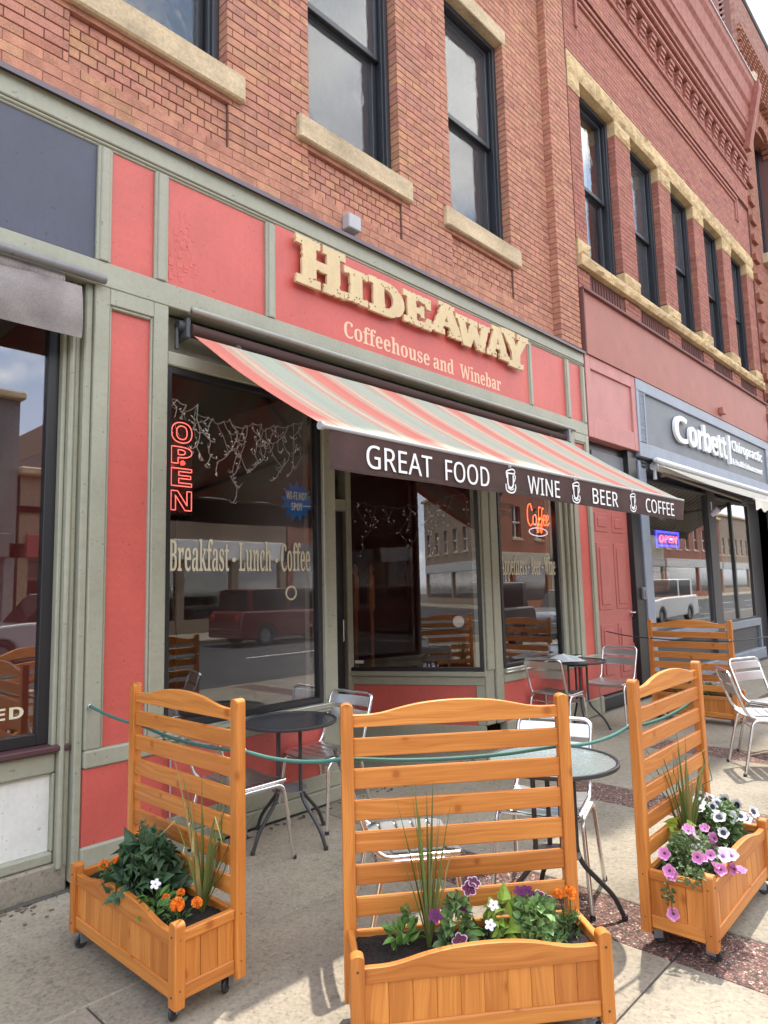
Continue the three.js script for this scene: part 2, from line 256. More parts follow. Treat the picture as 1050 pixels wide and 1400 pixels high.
/* ------------------------------------------------------------------ brickwork */
const COURSE = .0677, BL = .2145;
function courses(out, { x0, x1, y0, y1, zf, dep, holes = [], len = BL, gap = .008, vgap = .006, col, seed, shift = 0, skipBelow = 0 }) {
  const R = rng(seed); const n0 = Math.ceil((y0 - 1e-6) / COURSE), n1 = Math.floor(y1 / COURSE + 1e-6);
  for (let n = n0; n < n1; n++) {
    const a = n * COURSE, cy = a + COURSE / 2; let iv = [[x0, x1]];
    for (const h of holes) if (cy > h[2] && cy < h[3]) { const nx = []; for (const [p, q] of iv) { if (h[1] <= p || h[0] >= q) nx.push([p, q]); else { if (h[0] > p) nx.push([p, h[0]]); if (h[1] < q) nx.push([h[1], q]); } } iv = nx; }
    for (const [p, q] of iv) {
      const o = (n & 1 ? len / 2 : 0) + shift; let k = Math.floor((p - o) / len); let s = p;
      while (s < q - 1e-4) {
        let e = o + (k + 1) * len; k++; if (e - s < .035) continue; if (q - e < .035) e = q; if (e > q) e = q;
        const g = skipBelow && a < skipBelow ? .3 : 1; const dz = rr(-.0018, .0018, R);
        out.push({ x0: s + vgap * g / 2, x1: e - vgap * g / 2, y0: a + gap * g / 2, y1: a + COURSE - gap * g / 2, z0: zf - dep, z1: zf + dz, c: col(R), g }); s = e;
      }
    }
  }
}
function brickGeo(b) { /* five faces, the hidden back left off, worn edges */
  const { x0, x1, y0, y1, z0, z1 } = b, c = .0025; const F = [[x0 + c, y0 + c, z1], [x1 - c, y0 + c, z1], [x1 - c, y1 - c, z1], [x0 + c, y1 - c, z1]], Bk = [[x0, y0, z0], [x1, y0, z0], [x1, y1, z0], [x0, y1, z0]], Md = [[x0, y0, z1 - c], [x1, y0, z1 - c], [x1, y1, z1 - c], [x0, y1, z1 - c]];
  const P = [F]; for (let i = 0; i < 4; i++) { const j = (i + 1) % 4; P.push([F[i], Md[i], Md[j], F[j]], [Md[i], Bk[i], Bk[j], Md[j]]); }
  return soup(P, new THREE.Vector3((x0 + x1) / 2, (y0 + y1) / 2, (z0 + z1) / 2), null, [R0() * 4, R0() * 4]);
}
const brickTone = (base, v) => (R) => { const k = 1 + (R() - .5) * v, t = R(); let c = [base[0] * k, base[1] * k, base[2] * k]; if (t > .92) c = [c[0] * .86, c[1] * .80, c[2] * .84]; else if (t < .10) c = [c[0] * 1.06, c[1] * 1.18, c[2] * 1.05]; return c; };
function layBricks(list, parent, singles, sc = scene) {
  const v = new THREE.Vector3(); const inv = camera.matrixWorld.clone().invert();
  let pick = [];
  if (singles) for (const b of list) { v.set((b.x0 + b.x1) / 2, (b.y0 + b.y1) / 2, b.z1).applyMatrix4(inv); const d = -v.z; if (d <= 0) continue; const px = 525 + 922 * v.x / d, py = 700 - 922 * v.y / d; if (px < -5 || px > 1055 || py < -5 || py > 1405) continue; if (b.g < 1 || b.x1 - b.x0 < .1) continue; b.d = d; pick.push(b); }
  pick.sort((a, b) => a.d - b.d); pick = new Set(pick.slice(0, singles || 0));
  const rest = list.filter(b => !pick.has(b));
  const mats = {}; const geos = {};
  for (const b of pick) { /* alike bricks share a geometry (by length, four variants of grain) and one of a few tones */
    const L = Math.round((b.x1 - b.x0) * 200) / 200, dp = Math.round((b.z1 - b.z0) * 50) / 50, vv = Math.floor(R0() * 4), key = L + '_' + dp + '_' + vv + '_' + b.g;
    const H = b.y1 - b.y0; geos[key] ||= brickGeo({ x0: -L / 2, x1: L / 2, y0: -H / 2, y1: H / 2, z0: -dp, z1: 0 });
    const q = b.c.map(x => Math.round(x * 28) / 28).join(); mats[q] ||= std({ color: lin(...q.split(',').map(Number)), map: brickMap, bumpMap: brickBump, bumpScale: .003, roughness: .88 });
    const m = M('brick', geos[key], mats[q], parent); m.position.set((b.x0 + b.x1) / 2, (b.y0 + b.y1) / 2, b.z1);
  }
  if (rest.length) stuff(M('brickwork', mergeGeometries(rest.map(b => tint(brickGeo(b), b.c))), mat.brickV, parent));
}
/* a piece with rough quarry-faced front */
function roughBlock(x0, x1, y0, y1, z0, z1, amp, seed, cell = .05) {
  const nx = Math.max(2, Math.round((x1 - x0) / cell)), ny = Math.max(2, Math.round((y1 - y0) / cell)); const P = []; const g = [];
  for (let i = 0; i <= nx; i++) { g.push([]); for (let j = 0; j <= ny; j++) { const e = i === 0 || j === 0 || i === nx || j === ny; const X = x0 + (x1 - x0) * i / nx, Y = y0 + (y1 - y0) * j / ny; const n = fbm(X * .07 + 2, Y * .07 + seed * .13, 160, 160, 3, seed); g[i].push([X + (e ? 0 : (LAT[(i * 91 + j * 57 + seed) & 65535] - .5) * cell * .5), Y + (e ? 0 : (LAT[(i * 31 + j * 97 + seed) & 65535] - .5) * cell * .5), z1 + (e ? -amp * .5 : (n - .4) * amp * 2)]); } }
  for (let i = 0; i < nx; i++) for (let j = 0; j < ny; j++) { P.push([g[i][j], g[i + 1][j], g[i + 1][j + 1]], [g[i][j], g[i + 1][j + 1], g[i][j + 1]]); }
  const zz = z1 - amp * .5; P.push([[x0, y0, z0], [x0, y1, z0], [x0, y1, zz], [x0, y0, zz]], [[x1, y0, z0], [x1, y1, z0], [x1, y1, zz], [x1, y0, zz]], [[x0, y0, z0], [x1, y0, z0], [x1, y0, zz], [x0, y0, zz]], [[x0, y1, z0], [x1, y1, z0], [x1, y1, zz], [x0, y1, zz]]);
  return soup(P, new THREE.Vector3((x0 + x1) / 2, (y0 + y1) / 2, z0 - .2), null, [seed * .37, seed * .71]);
}
const screenMat = std({ color: lin(.16, .165, .18), roughness: .8, transparent: true, opacity: .12 });
const frameMat = std({ color: lin(.028, .031, .038), roughness: .42 });
/* double-hung window: outer frame mesh with sashes and panes as sub-parts */
function sashWindow(parent, x0, x1, y0, y1, z, { fm = frameMat, gl = mat.glassUp, blind, screen = true, name = 'upper_window' } = {}) {
  const f = .055, o = M(name, mg([cb(x0, x0 + f, y0, y1, z - .16, z, .004), cb(x1 - f, x1, y0, y1, z - .16, z, .004), cb(x0 + f, x1 - f, y0, y0 + f, z - .16, z, .004), cb(x0 + f, x1 - f, y1 - f, y1, z - .16, z, .004), cb(x0 + f, x0 + f + .02, y0 + f, y1 - f, z - .06, z - .03, .002), cb(x1 - f - .02, x1 - f, y0 + f, y1 - f, z - .06, z - .03, .002)]), fm, parent);
  const ym = (y0 + y1) / 2, s = .06; const inx0 = x0 + f + .002, inx1 = x1 - f - .002;
  for (const [a, b, zz] of [[ym - .02, y1 - f - .002, z - .07], [y0 + f + .002, ym + .025, z - .115]]) {
    M('sash', mg([cb(inx0, inx0 + s, a, b, zz - .04, zz, .006), cb(inx1 - s, inx1, a, b, zz - .04, zz, .006), cb(inx0 + s, inx1 - s, a, a + s, zz - .04, zz - .001, .006), cb(inx0 + s, inx1 - s, b - .05, b, zz - .04, zz - .001, .006)]), fm, o);
    M('pane', bx(inx0 + s - .004, inx1 - s + .004, a + s - .004, b - .046, zz - .024, zz - .020), gl, o);
    if (screen) M('insect_screen', bx(inx0 + s - .003, inx1 - s + .003, a + s - .003, b - .047, zz - .013, zz - .012), screenMat, o);
  }
  if (blind) M('blind', bx(x0 + .03, x1 - .03, y0 + .03, y1 - .03, z - .36, z - .34), blind, o);
  return o;
}
/* fixed shop window standing between two ground points */
function shopWindow(parent, name, ax, az, bxx, bz, y0, y1, { fr = .04, fm = mat.black, gl = mat.glass } = {}) {
  const L = Math.hypot(bxx - ax, bz - az); const o = M(name, mg([cb(0, fr, y0, y1, -.03, .03, .003), cb(L - fr, L, y0, y1, -.03, .03, .003), cb(fr, L - fr, y0, y0 + fr, -.03, .03, .003), cb(fr, L - fr, y1 - fr, y1, -.03, .03, .003)]), fm, parent);
  o.position.set(ax, 0, az); o.rotation.y = -Math.atan2(bz - az, bxx - ax);
  M('pane', bx(fr - .005, L - fr + .005, y0 + fr - .005, y1 - fr + .005, -.004, .002), gl, o); return o;
}
function along(parent, name, ax, az, bxx, bz, geos, m) { const o = M(name, mg(geos(Math.hypot(bxx - ax, bz - az))), m, parent); o.position.set(ax, 0, az); o.rotation.y = -Math.atan2(bz - az, bxx - ax); return o; }

/* ------------------------------------------------------------------ the cafe's brick building */
const cafe = thing('brick_building', 'orange brick building with coral and sage green cafe storefront under a striped awning', 'building');
{
  const p = cafe, WY0 = 5.259, WY1 = 7.76, HW = .54, CX = [-3.6, -1.73, .13, 1.985, 3.843, 5.70];
  const holes = CX.flatMap(c => [[c - HW, c + HW, WY0 - .21, WY1], [c - HW - .07, c + HW + .07, WY1, WY1 + .19], [c - .675, c + .675, WY0 - .21, WY0], [c - .555, c + .555, 69 * COURSE, 74 * COURSE]]);
  const list = []; const tone = brickTone([.58, .265, .174], .17);
  courses(list, { x0: -4.6, x1: 7.1, y0: 4.37, y1: 9.45, zf: -.1, dep: .115, holes, col: tone, seed: 5, skipBelow: 4.62 });
  for (const c of CX) courses(list, { x0: c - .5565, x1: c + .5565, y0: 69 * COURSE, y1: 74 * COURSE, zf: -.124, dep: .04, len: BL / 2, col: tone, seed: 31 + Math.round(c * 10) });
  courses(list, { x0: 7.1, x1: 7.6, y0: 4.37, y1: 9.45, zf: 0, dep: .115, col: tone, seed: 77, shift: .095 });
  layBricks(list, p, 300);
  const core = [bx(-4.6, 7.598, 7.86, 9.44, -.5, -.108), bx(7.11, 7.59, 4.3, 9.44, -.108, -.008)];
  for (let i = -1; i < CX.length; i++) { const a = i < 0 ? -4.6 : CX[i] + HW, b = i + 1 < CX.length ? CX[i + 1] - HW : 7.598; core.push(bx(a + .012, b - .012, 4.3, 7.861, -.5, -.108)); }
  for (const c of CX) core.push(bx(c - HW - .02, c + HW + .02, 4.3, 4.668, -.49, -.109), bx(c - HW - .019, c + HW + .019, 4.668, 5.06, -.49, -.133));
  M('mortar_bed', mg(core), mat.mortar, p);
  for (const c of CX) {
    M('window_sill', mg([cb(c - .675, c + .675, 5.056, 5.259, -.3, -.05, .012)]), mat.stone, p);
    M('corbel_course', bx(c - .556, c + .556, 5.012, 5.054, -.3, -.094), mat.brickV.clone(), p).material.color = lin(.46, .19, .12);
    M('lintel', cb(c - HW - .07, c + HW + .07, 7.762, 7.95, -.3, -.092, .008), mat.stone, p);
    sashWindow(p, c - HW, c + HW, WY0, WY1, -.2);
  }
  for (const o of p.children) if (o.name === 'corbel_course') { o.material.vertexColors = false; }
  M('parapet_cornice', mg([cb(-4.6, 7.6, 9.45, 9.62, -.5, .36, .03), cb(-4.6, 7.6, 9.3, 9.45, -.1, .18, .02)]), mat.terracotta, p);
  M('building_mass', mg([bx(-4.6, 7.59, 3.34, 9.4, -14, -4.2), bx(-4.6, 7.59, 3.345, 4.29, -4.19, -.13), bx(-4.6, 7.59, 8.4, 9.4, -4.19, -.51), bx(-4.6, -4.3, 4.3, 8.39, -4.19, -.51), bx(7.3, 7.59, 4.3, 8.39, -4.19, -.51)]), mat.plaster, p);
  M('flashing', mg([bx(-4.6, 7.64, 4.352, 4.368, -.11, .035), bx(-4.6, 7.64, 4.335, 4.354, .03, .036)]), mat.flashing, p);
  /* fascia: rails, stiles, panels */
  const rail = (y0, y1) => M('fascia_rail', mg([cb(-4.6, 7.625, y0, y1, -.12, 0, .006)]), mat.sage, p);
  rail(4.215, 4.351); rail(3.31, 3.46);
  M('fascia_moulding', mg([cb(-4.6, 7.62, 4.193, 4.2148, -.05, -.008, .007), cb(-4.6, 7.62, 4.176, 4.1928, -.05, -.016, .006)]), mat.sage, p);
  const ST = [[-1.9, -1.81], [1.58, 1.668], [1.942, 2.034], [2.795, 2.88], [6.31, 6.395], [7.146, 7.237], [7.54, 7.625]];
  ST.forEach(([a, b]) => M('fascia_stile', mg([cb(a, b, 3.461, 4.175, -.05, -.003, .006), cb(a + .018, b - .018, 3.462, 4.174, -.01, .008, .006)]), mat.sage, p));
  const PN = [[-1.81, 1.58, mat.navy], [-4.6, -1.9, mat.navy], [1.668, 1.942, mat.coral], [2.034, 2.795, mat.coral], [2.88, 6.31, mat.coral], [6.395, 7.146, mat.coral], [7.237, 7.54, mat.coral]];
  PN.forEach(([a, b, m]) => M('fascia_panel', bx(a + .001, b - .001, 3.462, 4.19, -.06, m === mat.coral && b - a > 3 ? -.012 : -.026), m, p));
  { /* old seam in the fascia panel */ const g = []; const R = rng(3); for (let i = 0; i < 60; i++) { const y = 3.5 + R() * .5, x = 2.13 + (R() - .5) * .12 * (4.1 - y) / .3; g.push(cb(x, x + .01 + R() * .03, y, y + .02 + R() * .05, -.03, -.0255 + R() * .002, .0015)); } M('paint_seam', mg(g), mat.coral, p); }
  /* sign print */
  M('painted_lettering', mg([text('Coffeehouse', 'serifB', 3.557, 4.618, 3.512, .135, -.0118, .0015), text('and', 'serifB', 4.672, 4.978, 3.506, .135, -.0118, .0015), text('Winebar', 'serifB', 5.072, 5.768, 3.503, .135, -.0118, .0015)]), mat.peach, p);
  /* pilasters */
  const pil = (x0, x1, r0, r1) => {
    M('pilaster', mg([cb(x0, r0, .69, 3.309, -.2, 0, .005), cb(r1, x1, .69, 3.309, -.2, 0, .005), cb(r0, r1, 3.21, 3.309, -.19, -.001, .005), cb(x0, x1, .592, .689, -.2, .004, .01), cb(r0, r0 + .016, .69, 3.21, -.05, -.009, .006), cb(r1 - .016, r1, .69, 3.21, -.05, -.009, .006), cb(r0 + .016, r1 - .016, 3.19, 3.21, -.05, -.009, .006)]), mat.sage, p);
    M('pilaster_panel', bx(r0 + .001, r1 - .001, .69, 3.209, -.08, -.03), mat.coral, p);
    M('pilaster_kick_panel', bx(x0, x1, .195, .591, -.2, -.012), mat.coralLow, p);
    M('baseboard', cb(x0 - .005, x1 + .005, .0, .194, -.2, .008, .01), mat.sageDark, p);
  };
  pil(1.58, 2.04, 1.667, 1.943); pil(7.17, 7.63, 7.27, 7.55);
  /* moulded jamb towards the neighbouring window on the left, and reveal of the right pilaster */
  M('moulded_jamb', mg([cb(1.535, 1.579, .02, 3.309, -.2, -.02, .008), cb(1.50, 1.534, .1, 3.309, -.24, -.07, .008), cb(1.47, 1.499, .1, 3.309, -.24, -.045, .010), cb(1.445, 1.469, .72, 3.309, -.24, -.09, .006)]), mat.sage, p);
  M('moulded_jamb', mg([cb(7.10, 7.169, .712, 2.954, -.20, -.012, .010), cb(7.04, 7.099, .712, 2.954, -.2, -.045, .012), cb(6.95, 7.039, .712, 2.954, -.2, -.08, .006), cb(6.89, 6.949, .712, 2.954, -.2, -.05, .016), cb(6.822, 6.889, .712, 2.954, -.2, -.085, .006)]), mat.sage, p);
  /* left display window, its post and kick */
  const lw = shopWindow(p, 'display_window', 2.045, -.06, 3.31, -.06, .71, 2.935);
  M('corner_post', mg([cb(3.31, 3.46, .2, 3.0, -.16, -.035, .008), cb(3.325, 3.35, .72, 3.0, -.06, -.02, .006)]), mat.sage, p);
  M('window_sill_ledge', mg([cb(2.045, 3.50, .665, .705, -.2, .012, .008), cb(2.045, 3.50, .648, .664, -.1, .004, .004)]), mat.sage, p);
  M('sill_nosing', bx(2.2, 3.45, .700, .706, .010, .016), mat.alu, p);
  M('kick_rail', cb(2.045, 3.475, .575, .647, -.16, -.03, .006), mat.sage, p);
  M('kick_panel', bx(2.042, 3.40, .21, .574, -.15, -.045), mat.coralLow, p);
  M('baseboard', mg([cb(2.046, 3.48, .0, .10, -.16, -.018, .008), cb(2.046, 3.47, .101, .209, -.16, -.03, .008)]), mat.sageDark, p);
  /* entry recess */
  const A = [3.455, -.08], B = [3.86, -1.25], Dn = [4.70, -1.25], E = [5.37, -.08];
  shopWindow(p, 'entry_side_window', B[0], B[1], A[0], A[1], .71, 2.95); shopWindow(p, 'entry_side_window', Dn[0], Dn[1], E[0], E[1], .71, 2.95, { fr: .035 });
  for (const [q0, q1] of [[B, A], [Dn, E]]) {
    along(p, 'kick_panel', ...q0, ...q1, L => [bx(.06, L - .08, .21, .575, -.06, .0)], mat.coralLow);
    along(p, 'kick_rail', ...q0, ...q1, L => [cb(0, L, .576, .66, -.07, .015, .006), cb(0, .06, .21, .575, -.07, .012, .005), cb(L - .08, L, .21, .575, -.07, .012, .005)], mat.sage);
    along(p, 'window_sill_ledge', ...q0, ...q1, L => [cb(-.02, L + .02, .661, .709, -.08, .04, .008)], mat.sage);
    along(p, 'baseboard', ...q0, ...q1, L => [cb(0, L, 0, .209, -.07, .02, .006)], mat.sageDark);
  }
  M('door_jamb', mg([cb(3.80, 3.87, 0, 3.0, -1.32, -1.2, .006), cb(4.66, 4.74, 0, 3.0, -1.32, -1.2, .006), cb(3.87, 4.66, 2.3, 2.42, -1.32, -1.2, .006)]), mat.sage, p);
  const dr = M('entry_door', mg([cb(3.875, 3.99, .01, 2.295, -1.29, -1.245, .005), cb(4.54, 4.655, .01, 2.295, -1.29, -1.245, .005), cb(3.99, 4.54, .01, .3, -1.29, -1.246, .005), cb(3.99, 4.54, 2.15, 2.295, -1.29, -1.246, .005)]), mat.black, p);
  M('pane', bx(3.985, 4.545, .295, 2.155, -1.27, -1.265), mat.glass, dr); M('handle', tube([[4.6, 1.0, -1.245], [4.6, 1.0, -1.20], [4.6, 1.22, -1.20], [4.6, 1.22, -1.245]], .009, 8, { cr: .02 }), mat.alu, dr);
  M('transom_pane', bx(3.875, 4.655, 2.425, 2.995, -1.27, -1.265), mat.glass, p);
  M('entry_floor', bx(3.35, 5.5, -.1, .0, -1.32, -.004), mat.concrete[1], p);
  M('entry_soffit', bx(3.3, 5.72, 3.0, 3.04, -1.34, -.13), mat.sageDark, p);
  /* right corner post and window */
  M('corner_post', mg([cb(5.36, 5.50, .21, 3.0, -.17, -.055, .008), cb(5.51, 5.635, .21, 3.0, -.17, -.035, .008), cb(5.375, 5.49, .72, 3.0, -.055, -.035, .006)]), mat.sage, p);
  const rw = shopWindow(p, 'display_window', 5.64, -.06, 6.82, -.06, .71, 2.95);
  along(p, 'kick_panel', 5.64, -.05, 7.165, -.05, L => [bx(.0, L - .02, .21, .575, -.07, .0)], mat.coralLow);
  along(p, 'kick_rail', 5.637, -.045, 7.165, -.045, L => [cb(0, L, .576, .66, -.07, .015, .006)], mat.sage);
  along(p, 'window_sill_ledge', 5.637, -.045, 7.165, -.045, L => [cb(0, L, .661, .709, -.08, .04, .008)], mat.sage);
  along(p, 'sill_nosing', 5.64, .0, 7.14, .0, L => [cb(0, L, .700, .713, -.006, .0, .002), cb(0, L, .672, .682, -.004, .003, .002)], mat.alu);
  along(p, 'baseboard', 5.637, -.04, 7.163, -.04, L => [cb(0, L, 0, .209, -.07, .02, .006)], mat.sageDark);
  /* beam over the windows and the dark pocket behind the awning roller */
  M('transom_beam', cb(2.045, 3.46, 2.94, 3.03, -.14, -.02, .008), mat.sage, p); M('transom_beam', cb(5.37, 7.165, 2.955, 3.03, -.30, -.02, .008), mat.sage, p);
  M('awning_pocket', mg([bx(2.041, 7.169, 3.04, 3.309, -.32, -.15)]), mat.sage, p);
  M('conduit', tube([[2.10, .21, -.03], [2.10, .60, -.03]], .006, 6), mat.grey, p);
  /* neighbouring shop window on the left, same front */
  const nw = shopWindow(p, 'display_window', -4.2, -.17, 1.445, -.17, .735, 3.25, { fr: .06, gl: mat.glassLeft });
  M('window_sill_ledge', cb(-4.4, 1.53, .702, .733, -.24, -.05, .006), mat.maroon, p);
  M('base_panel', bx(-4.3, 1.452, .19, .585, -.24, -.125), mat.white, p);
  M('base_frame', mg([cb(-4.4, 1.469, .586, .70, -.24, -.09, .01), cb(1.453, 1.469, .19, .586, -.24, -.09, .006), cb(-4.4, 1.469, .13, .189, -.24, -.09, .01)]), mat.sageDark, p);
  M('plinth', mg([cb(-4.4, 1.534, -.02, .129, -.24, -.07, .01)]), mat.concrete[1], p);
  M('window_lettering', mg([text('ED', 'sansB', 1.185, 1.325, .885, .06, -.1665, .001)]), mat.cream, p);
  M('added_light_block', mg([bx(3.2, 3.24, 0, 3.0, -1.9, -.10), bx(3.2, 3.78, 0, 3.0, -1.95, -1.91)]), mat.roomDark, p);  // added partition, blocks bright street light seen through the entry side windows
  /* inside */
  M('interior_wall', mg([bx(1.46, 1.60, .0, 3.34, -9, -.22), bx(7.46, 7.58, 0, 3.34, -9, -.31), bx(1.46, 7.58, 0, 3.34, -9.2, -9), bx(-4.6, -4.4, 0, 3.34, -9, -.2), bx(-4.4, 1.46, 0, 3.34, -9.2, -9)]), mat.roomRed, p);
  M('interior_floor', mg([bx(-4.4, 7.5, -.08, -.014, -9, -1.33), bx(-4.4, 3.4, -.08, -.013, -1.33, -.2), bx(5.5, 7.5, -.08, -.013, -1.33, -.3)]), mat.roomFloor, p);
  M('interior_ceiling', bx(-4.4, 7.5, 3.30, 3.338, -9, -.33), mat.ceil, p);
  for (const [x, y, w, h] of [[5.1, 1.5, .5, .7], [6.0, 1.7, .42, .55], [6.8, 1.6, .4, .6], [3.3, 1.6, .6, .5]]) { const f = M('picture_frame', mg([cb(x, x + w, y, y + h, -8.99, -8.95, .01)]), mat.blackSatin, p); M('picture', bx(x + .04, x + w - .04, y + .04, y + h - .04, -8.95, -8.945), std({ color: lin(.3, .27, .22), roughness: .7 }), f); }
  M('counter', cb(5.2, 7.4, 0, 1.1, -6.4, -5.8, .02), mat.oak, p);
  for (const [x, z] of [[5.25, -1.7], [5.42, -1.62]]) { const pr = []; const prof = [[.02, 0], [.045, .0], [.045, .5], [.025, .52], [.04, .6], [.022, .75], [.03, 1.1], [.02, 1.25], [.045, 1.3], [.045, 1.65], [.02, 1.68], [.04, 1.74], [.0, 1.8]].map(q => new THREE.Vector2(...q)); const g = new THREE.LatheGeometry(prof, 12); g.translate(x, 0, z); M('turned_post', g, mat.oak, p); }
  { /* round sticker in the entry window and small notice */ const o = along(p, 'round_sticker', ...Dn, ...E, L => { const g = new THREE.CylinderGeometry(.055, .055, .003, 28); g.rotateX(Math.PI / 2); g.translate(L * .83, 1.18, -.008); return [g]; }, std({ color: lin(.6, .6, .56), roughness: .6 })); along(p, 'notice_card', ...Dn, ...E, L => [bx(.07, .16, .78, .81, -.010, -.007)], mat.whitePrint); }
  cafe.userData.windows = undefined; delete cafe.userData.windows;
}
/* ------------------------------------------------------------------ the dark red brick building next door */
const nextDoor = thing('red_brick_building', 'dark red brick building with rough stone lintels, dentil cornice and grey blue chiropractic shopfront', 'building', [7.63, 0, 0]);
{
  const p = nextDoor, X0 = .0, X1 = 8.2; /* local x = world x - 7.63 */
  const W = [0, 1, 2, 3, 4].map(i => .32 + i * 1.585), WW = 1.06, y0 = 5.63, y1 = 8.21;
  const list = [], tone = brickTone([.44, .165, .12], .18);
  const holes = W.map(x => [x, x + WW, 5.4, 8.2]).concat([[-1, 9, 8.2, 8.5], [-1, 9, 5.51, 5.66]]);
  for (let i = 0; i < 5; i++) { const a = i === 0 ? -1 : W[i - 1] + WW, b = W[i]; holes.push([a, b, 5.66, 5.87], [a, b, 7.97, 8.2]); } holes.push([W[4] + WW, 9, 5.66, 5.87], [W[4] + WW, 9, 7.97, 8.2]);
  for (const x of W) holes.push([x, x + WW, 5.25, 5.48]);
  courses(list, { x0: X0, x1: X1, y0: 5.21, y1: 9.55, zf: -.005, dep: .26, holes, col: tone, seed: 11, gap: .005, vgap: .004 });
  courses(list, { x0: X0, x1: X1, y0: 9.55, y1: 11.05, zf: .035, dep: .1, col: tone, seed: 12, gap: .005, vgap: .004 });
  layBricks(list, p, 0);
  const core = [bx(X0, X1, 8.25, 11.0, -.5, -.012)]; const xs = [X0, ...W.flatMap(x => [x, x + WW]), X1];
  for (let i = 0; i < xs.length; i += 2) core.push(bx(xs[i] + .01, xs[i + 1] - .01, 5.2, 8.251, -.5, -.012)); core.push(bx(X0, X1, 5.2, 5.55, -.51, -.03));
  M('mortar_bed', mg(core), mat.mortar2, p);
  M('building_mass', mg([bx(X0, X1, 3.4, 12.0, -16, -4), bx(X0, X1, 3.41, 5.0, -3.99, -.35), bx(X0, X1, 9.0, 12, -3.99, -.51), bx(X0, .2, 5.01, 8.99, -3.99, -.51), bx(X1 - .2, X1, 5.01, 8.99, -3.99, -.51)]), mat.plaster, p);
  for (let i = 0; i < 5; i++) sashWindow(p, W[i], W[i] + WW, y0 + .03, y1 - .02, -.11, { screen: i > 0, blind: i === 0 ? std({ color: lin(.5, .56, .54), roughness: .8 }) : undefined });
  const seg = [X0, .32 + WW / 2, 2.365, 3.95, 5.535, 7.12, X1];
  for (let i = 0; i < 6; i++) M('stone_lintel', roughBlock(seg[i] + .004, seg[i + 1] - .004, 8.2, 8.5, -.26, .02, .03, 21 + i), mat.stoneRough, p);
  for (let i = 0; i < 6; i++) M('stone_sill', roughBlock(seg[i] + .004, seg[i + 1] - .004, 5.51, 5.66, -.26, .07, .035, 41 + i), mat.stoneRough, p);
  for (let i = 0; i <= 5; i++) { const a = i === 0 ? X0 : W[i - 1] + WW, b = i === 5 ? X1 : W[i]; M('stone_block', roughBlock(a, b, 5.661, 5.87, -.26, .03, .03, 61 + i), mat.stoneRough, p); M('stone_block', roughBlock(a, b, 7.97, 8.199, -.26, .02, .03, 81 + i), mat.stoneRough, p); }
  for (const x of W) { const f = M('vent_panel', mg([bx(x + .001, x + WW - .001, 5.251, 5.479, -.1, -.05)]), std({ color: lin(.12, .035, .03), roughness: .8 }), p); for (let k = 0; k < 12; k++) M('vent_slat', bx(x + .02 + k * .082, x + .06 + k * .082, 5.26, 5.47, -.05, -.02), f.material, f); }
  /* recessed panel border, dentils, cornice */
  const red = std({ color: lin(.42, .155, .115), roughness: .75, map: brickMap });
  M('panel_moulding', mg([cb(.3, 7.42, 9.50, 9.56, -.02, .03, .01), cb(.42, 7.30, 9.40, 9.45, -.02, .025, .01), cb(7.36, 7.42, 9.0, 9.499, -.02, .03, .01), cb(7.25, 7.30, 9.0, 9.399, -.02, .025, .01), cb(.3, .36, 9.0, 9.499, -.02, .03, .01)]), red, p);
  for (let i = 0; i < 21; i++) { const x = .12 + i * .39; M('dentil', mg([0, 1, 2, 3].map(k => cb(x + .0, x + .19 - k * .0, 10.16 + k * .075, 10.232 + k * .075, .0, .06 + k * .022, .004)).concat([cb(x + .19, x + .38, 10.40, 10.46, 0, .05, .004)])), red, p); }
  M('string_moulding', mg([cb(X0, X1, 10.06, 10.12, 0, .07, .012), cb(X0, X1, 10.48, 10.56, 0, .15, .02), cb(X0, X1, 10.78, 10.86, 0, .12, .02)]), red, p);
  { const s = new THREE.Shape([[0, 11.0], [.1, 11.0], [.1, 11.06], [.14, 11.08], [.15, 11.3], [.2, 11.34], [.21, 11.42], [.23, 11.44], [.26, 11.78], [.31, 11.84], [.32, 11.9], [.35, 12.12], [.40, 12.2], [.42, 12.33], [-.3, 12.33], [-.3, 11.0]].map(q => new THREE.Vector2(...q))); const g = new THREE.ExtrudeGeometry(s, { depth: X1 - .25, bevelEnabled: false }); g.rotateY(-Math.PI / 2); g.scale(-1, 1, 1); const pa = g.attributes.position; /* shape x becomes depth */
    const q = []; const P = s.getPoints(); for (let i = 0; i < P.length; i++) { const a = P[i], b = P[(i + 1) % P.length]; q.push([[X0, a.y, a.x], [X1 - .2, a.y, a.x], [X1 - .2, b.y, b.x], [X0, b.y, b.x]]); } const gg = soup(q, new THREE.Vector3(4, 11.6, -.05)); M('cornice', gg, red, p);
    M('cornice_bracket', mg([soup([[[X1 - .2, 10.9, 0], [X1 - .2, 10.9, .2], [X1 - .2, 12.2, .5], [X1 - .2, 12.33, .5], [X1 - .2, 12.33, 0]], [[X1, 10.9, 0], [X1, 10.9, .2], [X1, 12.2, .5], [X1, 12.33, .5], [X1, 12.33, 0]], [[X1 - .2, 10.9, .2], [X1, 10.9, .2], [X1, 12.2, .5], [X1 - .2, 12.2, .5]], [[X1 - .2, 12.2, .5], [X1, 12.2, .5], [X1, 12.33, .5], [X1 - .2, 12.33, .5]], [[X1 - .2, 10.9, 0], [X1, 10.9, 0], [X1, 10.9, .2], [X1 - .2, 10.9, .2]], [[X1 - .2, 12.33, 0], [X1, 12.33, 0], [X1, 12.33, .5], [X1 - .2, 12.33, .5]]], new THREE.Vector3(X1 - .1, 11.8, .12))]), red, p);
    M('coping', mg([bx(X0, X1 - .2, 12.332, 12.36, -.3, .44)]), mat.grey, p); M('finial_block', roughBlock(X1 - .18, X1, 12.34, 12.6, .2, .44, .03, 7), mat.stone, p); }
